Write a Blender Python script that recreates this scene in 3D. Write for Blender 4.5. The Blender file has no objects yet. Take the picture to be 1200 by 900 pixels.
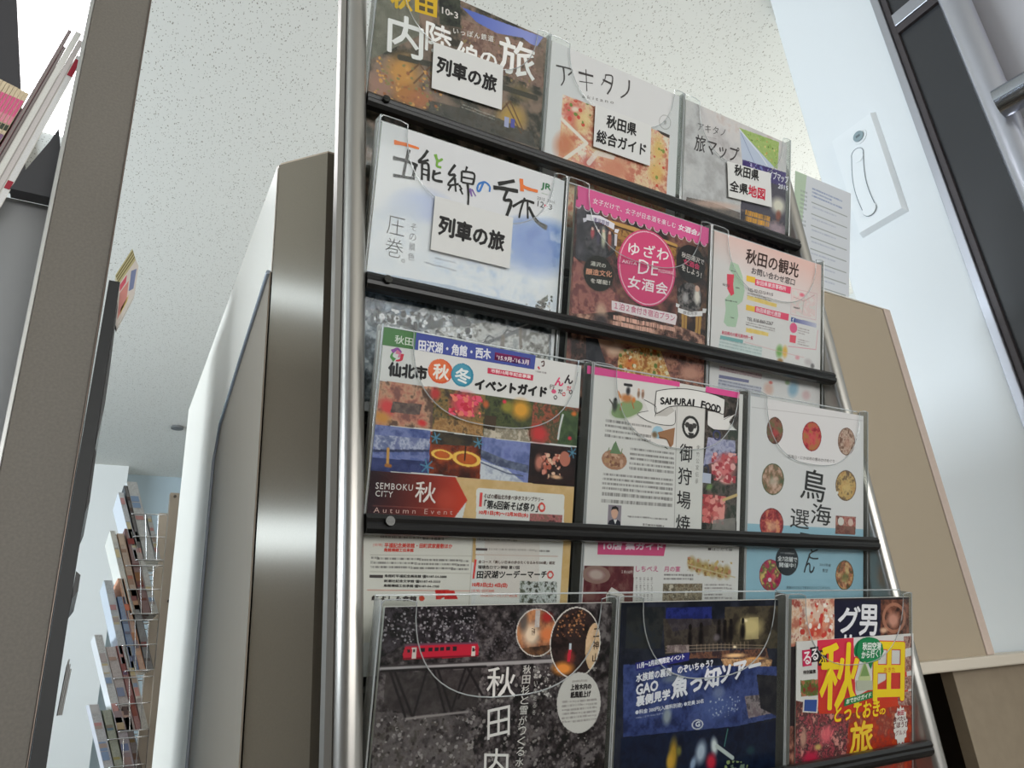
import bpy, bmesh, math
import numpy as np
from mathutils import Vector, Matrix
D2R = math.radians
SC = bpy.context.scene
COL = SC.collection
EYE = 1.10            # height of the eye above the floor (m)

# ------------------------------------------------------------------ camera, world, sun, exposure
RW = ((0.86184496, 0.13294724, 0.48943671), (-0.50198693, 0.36124702, 0.78581786), (-0.07233523, -0.922944, 0.3780767))
cam_d = bpy.data.cameras.new('camera')
cam_d.sensor_width = 36.0
cam_d.lens = 846.73 / 1200 * 36.0
cam_d.clip_start = 0.02
cam = bpy.data.objects.new('camera', cam_d)
COL.objects.link(cam)
_m = Matrix(((RW[0][0], -RW[0][1], -RW[0][2]), (RW[1][0], -RW[1][1], -RW[1][2]), (RW[2][0], -RW[2][1], -RW[2][2])))
cam.matrix_world = Matrix.Translation((0, 0, EYE)) @ _m.to_4x4()
SC.camera = cam
SC.view_settings.view_transform = 'Standard'
SC.view_settings.look = 'None'
SC.view_settings.exposure = 0.0
SC.view_settings.gamma = 1.0
SC.view_settings.use_curve_mapping = False
W = bpy.data.worlds.new('daylight')
SC.world = W
W.use_nodes = True
_bg = W.node_tree.nodes['Background']
_bg.inputs[0].default_value = (0.80, 0.90, 1.0, 1)
_bg.inputs[1].default_value = 1.0

def area(name, loc, rot, sx, sy, power, col):
    l = bpy.data.lights.new(name, 'AREA')
    l.shape = 'RECTANGLE'; l.size = sx; l.size_y = sy; l.energy = power; l.color = col
    o = bpy.data.objects.new(name, l); COL.objects.link(o)
    o.location = loc; o.rotation_euler = rot
    return o
# daylight through the windows behind the viewer and on the left, a cool ceiling strip, and two added lights
area('window_daylight_left', (-3.9, 3.4, EYE + 0.98), (0, D2R(-96), 0), 0.9, 3.6, 262, (0.80, 0.91, 1.0))
area('window_daylight_back', (0.8, -3.9, EYE + 0.7), (D2R(112), 0, 0), 4.6, 1.4, 108, (1.0, 0.97, 0.92))
area('ceiling_fill_right', (4.2, 2.7, EYE + 0.6), (0, D2R(122), 0), 1.6, 2.6, 104, (1.0, 0.98, 0.92))  # unseen fill light added to brighten the ceiling on the right
area('left_reflection_strip', (-3.9, -0.2, EYE + 0.98), (0, D2R(-90), 0), 0.22, 1.2, 6, (0.66, 0.82, 1.0))  # added strip that gives the lower bright band mirrored in the cabinet
area('ceiling_strip_lamp', (-3.0, -0.1, EYE + 2.22), (0, 0, 0), 0.26, 1.2, 6, (0.66, 0.82, 1.0))

# ------------------------------------------------------------------ helpers
def lin(c):
    return tuple(((x / 255) / 12.92 if x / 255 <= 0.04045 else ((x / 255 + 0.055) / 1.055) ** 2.4) for x in c)

MATS = {}
def mat(name, col=(200, 200, 200), rough=0.5, metal=0.0, spec=0.5, bump=None, coat=0.0, var=None):
    """Principled material; var=(scale, amount) mottles the colour, bump=(scale, strength) roughens the surface."""
    if name in MATS:
        return MATS[name]
    m = bpy.data.materials.new(name); m.use_nodes = True
    nt = m.node_tree; b = nt.nodes['Principled BSDF']
    c = lin(col)
    b.inputs['Base Color'].default_value = (*c, 1)
    b.inputs['Roughness'].default_value = rough
    b.inputs['Metallic'].default_value = metal
    b.inputs['Specular IOR Level'].default_value = spec
    b.inputs['Coat Weight'].default_value = coat
    if var or bump:
        tc = nt.nodes.new('ShaderNodeTexCoord')
    if var:
        n = nt.nodes.new('ShaderNodeTexNoise'); n.inputs['Scale'].default_value = var[0]; n.inputs['Detail'].default_value = 4
        nt.links.new(tc.outputs['Object'], n.inputs['Vector'])
        r = nt.nodes.new('ShaderNodeValToRGB')
        r.color_ramp.elements[0].position = 0.3; r.color_ramp.elements[1].position = 0.7
        r.color_ramp.elements[0].color = (*[x * (1 - var[1]) for x in c], 1)
        r.color_ramp.elements[1].color = (*[min(1, x * (1 + var[1])) for x in c], 1)
        nt.links.new(n.outputs['Fac'], r.inputs['Fac']); nt.links.new(r.outputs['Color'], b.inputs['Base Color'])
    if bump:
        n = nt.nodes.new('ShaderNodeTexNoise'); n.inputs['Scale'].default_value = bump[0]; n.inputs['Detail'].default_value = 3
        nt.links.new(tc.outputs['Object'], n.inputs['Vector'])
        bp = nt.nodes.new('ShaderNodeBump'); bp.inputs['Strength'].default_value = bump[1]; bp.inputs['Distance'].default_value = 0.001
        nt.links.new(n.outputs['Fac'], bp.inputs['Height']); nt.links.new(bp.outputs['Normal'], b.inputs['Normal'])
    MATS[name] = m
    return m

def mat_acrylic(name, tint, gloss, haze, haze_col):
    """Thin clear plastic: see-through, Fresnel gloss, a little haze."""
    m = bpy.data.materials.new(name); m.use_nodes = True
    nt = m.node_tree; nt.nodes.clear()
    out = nt.nodes.new('ShaderNodeOutputMaterial')
    tr = nt.nodes.new('ShaderNodeBsdfTransparent'); tr.inputs[0].default_value = (*tint, 1)
    gl = nt.nodes.new('ShaderNodeBsdfGlossy'); gl.inputs['Roughness'].default_value = 0.06; gl.inputs[0].default_value = (1, 1, 1, 1)
    df = nt.nodes.new('ShaderNodeBsdfDiffuse'); df.inputs[0].default_value = (*haze_col, 1)
    lw = nt.nodes.new('ShaderNodeLayerWeight'); lw.inputs[0].default_value = 0.5
    pw = nt.nodes.new('ShaderNodeMath'); pw.operation = 'POWER'; pw.inputs[1].default_value = 5.0
    nt.links.new(lw.outputs['Facing'], pw.inputs[0])
    fr = nt.nodes.new('ShaderNodeMath'); fr.operation = 'MULTIPLY_ADD'; fr.inputs[1].default_value = 0.8; fr.inputs[2].default_value = gloss
    nt.links.new(pw.outputs[0], fr.inputs[0])
    m1 = nt.nodes.new('ShaderNodeMixShader'); m1.inputs[0].default_value = haze
    m2 = nt.nodes.new('ShaderNodeMixShader')
    nt.links.new(tr.outputs[0], m1.inputs[1]); nt.links.new(df.outputs[0], m1.inputs[2])
    nt.links.new(fr.outputs[0], m2.inputs[0]); nt.links.new(m1.outputs[0], m2.inputs[1]); nt.links.new(gl.outputs[0], m2.inputs[2])
    nt.links.new(m2.outputs[0], out.inputs[0])
    return m
ACRYLIC = mat_acrylic('clear_acrylic', (0.97, 0.98, 0.98), 0.010, 0.0, (0.7, 0.7, 0.7))
ACRYLIC_SIDE = mat_acrylic('acrylic_side', (0.80, 0.82, 0.80), 0.04, 0.30, (0.55, 0.54, 0.51))
ACRYLIC_RIM = mat_acrylic('acrylic_cut_edge', (0.80, 0.84, 0.84), 0.10, 0.40, (0.85, 0.87, 0.88))

def emit(name, col, s):
    m = bpy.data.materials.new(name); m.use_nodes = True
    b = m.node_tree.nodes['Principled BSDF']
    b.inputs['Emission Color'].default_value = (*col, 1); b.inputs['Emission Strength'].default_value = s
    return m

def link(name, me, m, parent=None, kind=None, smooth=None):
    o = bpy.data.objects.new(name, me); COL.objects.link(o)
    if m is not None and not me.materials:
        me.materials.append(m)
    if parent:
        o.parent = parent
    if kind:
        o['kind'] = kind
    if smooth:
        me.shade_smooth()
        me.set_sharp_from_angle(angle=D2R(smooth))
    return o

def tag(o, label, cat, group=None):
    o['label'] = label; o['category'] = cat
    if group:
        o['group'] = group
    return o

def thing(name, loc, label, cat, group=None):
    o = bpy.data.objects.new(name, None); COL.objects.link(o)
    o.location = loc; o.empty_display_size = 0.05
    return tag(o, label, cat, group)

class MB:
    """Collects shapes into one mesh."""
    def __init__(s):
        s.bm = bmesh.new()
    def box(s, x0, x1, y0, y1, z0, z1, bev=0.0):
        r = bmesh.ops.create_cube(s.bm, size=1.0)
        for v in r['verts']:
            v.co = Vector(((x0 + x1) / 2 + v.co.x * (x1 - x0), (y0 + y1) / 2 + v.co.y * (y1 - y0), (z0 + z1) / 2 + v.co.z * (z1 - z0)))
        if bev:
            es = list({e for v in r['verts'] for e in v.link_edges})
            bmesh.ops.bevel(s.bm, geom=es, offset=bev, segments=2, affect='EDGES', profile=0.5)
        return s
    def prism(s, pts, a0, a1, axis):
        """Polygon pts extruded along axis 'x','y' or 'z' from a0 to a1."""
        def mk(p, a):
            return {'x': (a, p[0], p[1]), 'y': (p[0], a, p[1]), 'z': (p[0], p[1], a)}[axis]
        A = [s.bm.verts.new(mk(p, a0)) for p in pts]; B = [s.bm.verts.new(mk(p, a1)) for p in pts]
        fs = [s.bm.faces.new(A), s.bm.faces.new(B[::-1])]
        n = len(pts)
        for i in range(n):
            fs.append(s.bm.faces.new((A[i], B[i], B[(i + 1) % n], A[(i + 1) % n])))
        bmesh.ops.recalc_face_normals(s.bm, faces=fs)
        return s
    def tube(s, pts, r, seg=8, closed=False):
        P = [Vector(p) for p in pts]; n = len(P); rings = []
        for i, p in enumerate(P):
            if closed:
                t = (P[(i + 1) % n] - P[i - 1]).normalized()
            else:
                t = (P[min(i + 1, n - 1)] - P[max(i - 1, 0)]).normalized()
            up = Vector((0, 0, 1)) if abs(t.z) < 0.9 else Vector((1, 0, 0))
            a = t.cross(up).normalized(); b = t.cross(a)
            rings.append([s.bm.verts.new(p + (a * math.cos(2 * math.pi * k / seg) + b * math.sin(2 * math.pi * k / seg)) * r) for k in range(seg)])
        fs = []
        for i in range(n if closed else n - 1):
            A, B = rings[i], rings[(i + 1) % n]
            for k in range(seg):
                fs.append(s.bm.faces.new((A[k], A[(k + 1) % seg], B[(k + 1) % seg], B[k])))
        if not closed:
            fs.append(s.bm.faces.new(rings[0][::-1])); fs.append(s.bm.faces.new(rings[-1]))
        bmesh.ops.recalc_face_normals(s.bm, faces=fs)
        return s
    def done(s, name, m, parent=None, kind=None, smooth=None):
        me = bpy.data.meshes.new(name); s.bm.to_mesh(me); s.bm.free()
        return link(name, me, m, parent, kind, smooth)

def E(z):
    return EYE + z
# ------------------------------------------------------------------ the room
CEIL = E(2.25)
def ceiling_material():
    m = bpy.data.materials.new('rock_wool_ceiling'); m.use_nodes = True
    nt = m.node_tree; b = nt.nodes['Principled BSDF']; b.inputs['Roughness'].default_value = 0.95
    tc = nt.nodes.new('ShaderNodeTexCoord')
    mp = nt.nodes.new('ShaderNodeMapping'); mp.inputs['Scale'].default_value = (130, 72, 1); mp.inputs['Rotation'].default_value = (0, 0, 0.5)
    nt.links.new(tc.outputs['Object'], mp.inputs['Vector'])
    wn = nt.nodes.new('ShaderNodeTexNoise'); wn.inputs['Scale'].default_value = 1.2
    nt.links.new(mp.outputs[0], wn.inputs['Vector'])
    vm = nt.nodes.new('ShaderNodeVectorMath'); vm.operation = 'MULTIPLY_ADD'
    vm.inputs[1].default_value = (0.9, 0.9, 0)
    nt.links.new(wn.outputs['Color'], vm.inputs[0]); nt.links.new(mp.outputs[0], vm.inputs[2])
    vo = nt.nodes.new('ShaderNodeTexVoronoi'); vo.inputs['Scale'].default_value = 1.0
    nt.links.new(vm.outputs[0], vo.inputs['Vector'])
    n2 = nt.nodes.new('ShaderNodeTexNoise'); n2.inputs['Scale'].default_value = 40
    nt.links.new(tc.outputs['Object'], n2.inputs['Vector'])
    th = nt.nodes.new('ShaderNodeMath'); th.operation = 'MULTIPLY'; th.inputs[1].default_value = 0.50
    nt.links.new(n2.outputs['Fac'], th.inputs[0])
    lt = nt.nodes.new('ShaderNodeMath'); lt.operation = 'SUBTRACT'
    nt.links.new(th.outputs[0], lt.inputs[0]); nt.links.new(vo.outputs['Distance'], lt.inputs[1])
    ml = nt.nodes.new('ShaderNodeMath'); ml.operation = 'MULTIPLY'; ml.inputs[1].default_value = 9.0; ml.use_clamp = True
    nt.links.new(lt.outputs[0], ml.inputs[0])
    mx = nt.nodes.new('ShaderNodeMix'); mx.data_type = 'RGBA'
    mx.inputs[6].default_value = (*lin((230, 231, 226)), 1); mx.inputs[7].default_value = (*lin((150, 146, 136)), 1)
    nt.links.new(ml.outputs[0], mx.inputs[0]); nt.links.new(mx.outputs[2], b.inputs['Base Color'])
    return m
MB().box(-4.2, 4.5, -4.2, 8.4, -0.1, 0.0).done('floor', mat('floor_vinyl', (104, 92, 78), 0.35, var=(3, 0.06)), kind='structure')
MB().box(-4.2, 4.5, -4.2, 8.4, CEIL, CEIL + 0.1).done('ceiling', ceiling_material(), kind='structure')
WALL = mat('white_wall', (226, 230, 230), 0.8, bump=(140, 0.15))
MB().box(-4.2, 4.5, 8.2, 8.4, 0, CEIL).done('wall_far', mat('far_wall', (172, 188, 196), 0.8, bump=(60, 0.1)), kind='structure')
# wall on the left: dark, with one long window and a slot for the added reflection strip
LEFTW = mat('brown_left_wall', (104, 94, 86), 0.7)
w = MB().box(-4.2, -4.0, -4.2, 8.2, 0, E(0.5)).box(-4.2, -4.0, -4.2, 8.2, E(1.46), CEIL).box(-4.2, -4.0, -4.2, -0.85, E(0.5), E(1.46)).box(-4.2, -4.0, 0.45, 1.6, E(0.5), E(1.46)) \
    .box(-4.2, -4.0, 6.8, 8.2, E(0.5), E(1.46)).box(-4.2, -4.0, -0.85, 0.45, E(0.5), E(0.84)).box(-4.2, -4.0, -0.85, 0.45, E(1.12), E(1.46))
w.done('wall_left', LEFTW, kind='structure')
FR = mat('window_aluminium', (120, 124, 126), 0.4, 0.8)
w = MB().box(-4.14, -4.06, 1.6, 6.8, E(0.5), E(0.54)).box(-4.14, -4.06, 1.6, 6.8, E(1.42), E(1.46))
for k in range(6):
    w.box(-4.14, -4.06, 1.6 + k * 1.03, 1.65 + k * 1.03, E(0.54), E(1.42))
w.done('window_1', FR, kind='structure')
# wall behind the viewer with a wide window
MB().box(-4.2, 4.5, -4.2, -4.0, 0, E(-0.4)).box(-4.2, 4.5, -4.2, -4.0, E(1.4), CEIL).box(-4.2, -1.6, -4.2, -4.0, E(-0.4), E(1.4)) \
    .box(3.2, 4.5, -4.2, -4.0, E(-0.4), E(1.4)).done('wall_back', WALL, kind='structure')
w = MB()
for k in range(5):
    w.box(-1.6 + k * 1.19, -1.55 + k * 1.19, -4.14, -4.06, E(-0.4), E(1.4))
w.box(-1.6, 3.2, -4.14, -4.06, E(0.5), E(0.54)).done('window_2', FR, kind='structure')
# right: a white return wall beside the doorway
XW = 1.90
MB().box(XW, XW + 0.12, 0.775, 1.083, 0, CEIL).done('wall_right', mat('white_painted_panel', (232, 236, 238), 0.55, bump=(90, 0.08)), kind='structure')
MB().box(XW + 0.13, XW + 2.6, 1.10, 1.16, 0, CEIL).done('wall_return', WALL, kind='structure')
MB().box(4.3, 4.5, -4.0, 8.2, 0, CEIL).done('wall_outer', WALL, kind='structure')
w = MB().box(4.22, 4.29, 1.4, 4.0, E(-0.24), E(-0.2)).box(4.22, 4.29, 1.4, 4.0, E(1.4), E(1.44))  # made-up window frame round the added right fill, wall behind is solid
for k in range(5):
    w.box(4.22, 4.29, 1.4 + k * 0.64, 1.44 + k * 0.64, E(-0.2), E(1.4))
w.done('right_fill_frame', FR, kind='structure')
MB().box(0.02, 0.345, 7.9, 8.19, 0, CEIL).done('pillar_white', mat('pillar_paint', (230, 233, 232), 0.7, bump=(60, 0.1)), kind='structure')

# the doorway on the right
ALU = mat('brushed_aluminium', (186, 188, 196), 0.38, 0.85, bump=(300, 0.05))
DGLASS = mat('tinted_door_glass', (58, 59, 62), 0.3, 0.0, 0.5)
DARK = mat('dark_door_frame', (74, 68, 70), 0.5, 0.2)
MB().box(XW - 0.006, XW + 0.06, 0.752, 0.7745, 0, CEIL, 0.002).done('door_frame', ALU, kind='structure')
dr = thing('glass_door', (XW, 0.66, 0), 'dark tinted glass door framed in metal at the upper right edge', 'door')
def in_dr(mb, name, m, par=None, smooth=None):
    o = mb.done(name, m, par or dr, smooth=smooth)
    if not par:
        o.matrix_parent_inverse = Matrix.Translation(dr.location).inverted()
    return o
in_dr(MB().box(XW + 0.012, XW + 0.02, 0.557, 0.735, 0.02, CEIL - 0.02), 'glass_pane', DGLASS)
in_dr(MB().box(XW + 0.002, XW + 0.04, 0.735, 0.751, 0.01, CEIL - 0.02, 0.001), 'stile', DARK)
in_dr(MB().box(XW - 0.004, XW + 0.011, 0.557, 0.7345, E(1.715), E(1.76), 0.002), 'crossbar', ALU)
in_dr(MB().box(XW + 0.0, XW + 0.011, 0.557, 0.7345, E(1.690), E(1.7145)), 'glazing_bead', DARK)
in_dr(MB().box(XW + 0.022, XW + 0.07, 0.36, 0.556, 0.02, CEIL - 0.02, 0.002), 'stile', mat('grey_steel_door', (190, 188, 192), 0.42, 0.35, bump=(220, 0.06)))
ph = in_dr(MB().tube([(1.85, 0.560, E(0.1)), (1.85, 0.560, CEIL - 0.06)], 0.034, 32), 'pull_handle', mat('satin_steel_tube', (196, 198, 208), 0.3, 0.9, bump=(260, 0.03)), smooth=40)
o = MB().tube([(1.802, 0.545, E(1.215)), (1.806, 0.51, E(1.215)), (1.818, 0.40, E(1.215))], 0.038, 32).done('handle_bracket', mat('polished_steel', (190, 196, 206), 0.15, 1.0), ph, smooth=40)
# ------------------------------------------------------------------ the brochure rack
XL, XR = 0.207, 0.9045          # inner faces of the posts
RY = 0.586                      # centre plane of the black rails
RAILZ = (0.593, 0.3668, 0.1307, -0.1106)
STEEL = mat('satin_post_steel', (172, 168, 162), 0.28, 0.8, bump=(400, 0.02))
BLACK = mat('black_plastic_rail', (16, 16, 17), 0.35, 0.0, 0.5)
rack = thing('brochure_rack', (0.556, 0.62, 0), 'tall steel and black brochure display rack with three columns of clear pockets', 'rack')
def rk(mb, name, m, par=None, smooth=None):
    o = mb.done(name, m, par or rack, smooth=smooth)
    if not par:
        o.matrix_parent_inverse = Matrix.Translation(rack.location).inverted()
    return o
def post_profile(x0, x1, flip):
    """Extruded post: a round front bead, a groove and a flat flange."""
    w = x1 - x0; pts = []
    for k in range(13):
        a = math.pi * k / 12
        pts.append((0.62 - 0.38 * math.cos(a), 0.585 - 0.010 * math.sin(a)))
    pts += [(1.0, 0.604), (0.0, 0.604), (0.0, 0.592), (0.18, 0.589), (0.21, 0.591)]
    return [((x0 + p[0] * w) if not flip else (x1 - p[0] * w), p[1]) for p in pts]
for x0, x1, fl in ((0.179, 0.2060, False), (0.9055, 0.935, True)):
    rk(MB().prism(post_profile(x0, x1, fl), 0.03, E(0.75), 'z'), 'post', STEEL, smooth=30)
    xi = 0.2030 if not fl else 0.9060
    rk(MB().box(xi, xi + 0.0028, 0.6045, 0.668, 0.03, E(0.72)), 'flange', STEEL)
    rk(MB().box(x0, x1, 0.45, 0.69, 0.0, 0.03, 0.004), 'foot', STEEL)
rk(MB().box(0.207, 0.905, 0.668, 0.678, 0.12, E(0.70)), 'back_panel', mat('dark_back_panel', (46, 40, 36), 0.6))
rk(MB().box(0.2065, 0.9045, 0.600, 0.66, 0.16, 0.20, 0.003), 'crossbar', STEEL)
for z in RAILZ:
    h = 0.0085
    prof = [(RY - 0.0075, E(z) - h * 0.6), (RY - 0.0085, E(z) - h * 0.2), (RY - 0.007, E(z) + h * 0.1), (RY - 0.0085, E(z) + h * 0.45), (RY - 0.007, E(z) + h * 0.9),
            (RY - 0.004, E(z) + h), (RY + 0.003, E(z) + h), (RY + 0.003, E(z) - h), (RY - 0.004, E(z) - h)]
    r = rk(MB().prism(prof, 0.2065, 0.9075, 'x'), 'rail', BLACK)
    mb = MB()
    mb.tube([(0.226, RY - 0.0125, E(z) + 0.001), (0.226, RY - 0.007, E(z) + 0.001)], 0.0042, 14)
    mb.box(0.2225, 0.2295, RY - 0.0128, RY - 0.0124, E(z) + 0.0003, E(z) + 0.0017)
    mb.done('screw', mat('black_screw', (60, 60, 58), 0.2, 0.6), r, smooth=40)

# pockets: clear acrylic, tilted so that their tops lean towards the viewer
TILT = D2R(16.3)
UP = Vector((0, -math.sin(TILT), math.cos(TILT)))
NV = Vector((0, -math.cos(TILT), -math.sin(TILT)))      # towards the viewer
ROW = ((0.551, 0.764), (0.551, 0.5375), (0.5475, 0.2965), (0.555, 0.0595))   # y, z of the leaflets' top edge
COLX = ((0.2085, 0.4405), (0.4415, 0.6735), (0.6745, 0.9040))
PL = 0.315
def pl(x0, r, u, t, n):
    """Point in row r: u across from x0, t up the slope from the top edge, n towards the viewer."""
    return Vector((x0 + u, ROW[r][0], E(ROW[r][1]))) + UP * t + NV * n
def slab(mb, x0, r, pts, n0, n1):
    A = [mb.bm.verts.new(pl(x0, r, u, t, n0)) for u, t in pts]; B = [mb.bm.verts.new(pl(x0, r, u, t, n1)) for u, t in pts]
    fs = [mb.bm.faces.new(A), mb.bm.faces.new(B[::-1])]
    for i in range(len(pts)):
        j = (i + 1) % len(pts); fs.append(mb.bm.faces.new((A[i], B[i], B[j], A[j])))
    bmesh.ops.recalc_face_normals(mb.bm, faces=fs)
    return mb
def pocket(r, c, label):
    x0, x1 = COLX[c]; w = x1 - x0; top = 0.006; bot = top - PL
    t = thing('brochure_pocket', pl(x0, r, w / 2, bot, 0), label, 'brochure holder', 'clear acrylic pockets of the rack')
    inv = Matrix.Translation(t.location).inverted()
    # front panel with a thumb cut-out
    cut = []
    ul, ur = 0.13 * w, 0.92 * w
    cut.append((w - 0.003, top)); cut.append((ur + 0.008, top))
    N = 28
    for k in range(N + 1):
        a = math.pi * k / N
        cx, rx = (ul + ur) / 2, (ur - ul) / 2
        ca, sa = math.cos(a), math.sin(a)
        cut.append((cx + rx * math.copysign(abs(ca) ** 0.75, ca), top - 0.002 - 0.078 * abs(sa) ** 0.85))
    cut.append((ul - 0.008, top)); cut.append((0.003, top))
    outline = [(0.001, bot), (w - 0.001, bot), (w - 0.001, top - 0.003)] + cut + [(0.001, top - 0.003)]
    f = slab(MB(), x0, r, outline, 0.0022, 0.0032).done('front_panel', ACRYLIC, t)
    f.matrix_parent_inverse = inv
    rim = MB().tube([pl(x0, r, u, q, 0.0027) for u, q in [(w - 0.001, top - 0.003)] + cut + [(0.001, top - 0.003)]], 0.0006, 6)
    o = rim.done('cut_edge', ACRYLIC_RIM, f, smooth=60)
    o = slab(MB(), x0, r, [(0.001, bot), (w - 0.001, bot), (w - 0.001, top + 0.001), (0.001, top + 0.001)], -0.0135, -0.0125).done('back_panel', ACRYLIC, t); o.matrix_parent_inverse = inv
    o = MB().tube([pl(x0, r, u, top + 0.001, -0.013) for u in (0.001, w - 0.001)], 0.0009, 6).done('back_edge', ACRYLIC_RIM, o, smooth=60)
    for u0, u1 in ((0.0, 0.0012), (w - 0.0012, w)):
        o = slab(MB(), x0, r, [(u0, bot), (u1, bot), (u1, top), (u0, top)], -0.0125, 0.0022).done('side_panel', ACRYLIC_SIDE, t); o.matrix_parent_inverse = inv
        e = MB().tube([pl(x0, r, (u0 + u1) / 2, q, 0.0026) for q in (bot, top)], 0.0008, 6).done('bent_edge', ACRYLIC_RIM, o, smooth=60)
    o = slab(MB(), x0, r, [(0.0012, bot), (w - 0.0012, bot), (w - 0.0012, bot + 0.001), (0.0012, bot + 0.001)], -0.0125, 0.0022).done('bottom_panel', ACRYLIC_SIDE, t); o.matrix_parent_inverse = inv
    return t
ROWN = ('top row', 'second row', 'third row', 'lowest row in view')
COLN = ('left', 'middle', 'right')
for r in range(4):
    for c in range(3):
        pocket(r, c, 'clear acrylic pocket in the %s column of the rack, %s' % (COLN[c], ROWN[r]))

# ------------------------------------------------------------------ leaflets: printed covers, lettering, pages
def vnoise(U, V, sc, seed):
    rng = np.random.default_rng(seed)
    G = rng.random((256, 256))
    x = U / sc + 40.3; y = V / sc + 40.7
    xi = np.floor(x).astype(int); yi = np.floor(y).astype(int); fx = x - xi; fy = y - yi
    fx = fx * fx * (3 - 2 * fx); fy = fy * fy * (3 - 2 * fy)
    g = lambda a, b: G[b % 256, a % 256]
    return (g(xi, yi) * (1 - fx) + g(xi + 1, yi) * fx) * (1 - fy) + (g(xi, yi + 1) * (1 - fx) + g(xi + 1, yi + 1) * fx) * fy
def fbm(U, V, sc, seed):
    n = sum(vnoise(U, V, sc / 2 ** k, seed * 7 + k) * 0.68 ** k for k in range(5))
    return n / sum(0.68 ** k for k in range(5))

FONT = bpy.data.curves.new('lettering_tool', 'FONT'); FONT.resolution_u = 2
FONT_O = bpy.data.objects.new('lettering_tool', FONT); COL.objects.link(FONT_O)
GLYPHS = {}
def glyphs(s, thin=0.0, space=1.0):
    k = (s, thin, space)
    if k not in GLYPHS:
        FONT.body = s; FONT.offset = -thin; FONT.space_character = space
        bpy.context.view_layer.update()
        me = bpy.data.meshes.new_from_object(FONT_O.evaluated_get(bpy.context.evaluated_depsgraph_get()))
        co = np.zeros(len(me.vertices) * 3, np.float32); me.vertices.foreach_get('co', co); co = co.reshape(-1, 3)[:, :2].astype(float)
        GLYPHS[k] = (co, [tuple(p.vertices) for p in me.polygons]); bpy.data.meshes.remove(me)
    return GLYPHS[k]
def ink(col):
    return mat('ink_%02x%02x%02x' % tuple(int(x) for x in col), col, 0.5, 0.0, 0.2)

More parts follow.
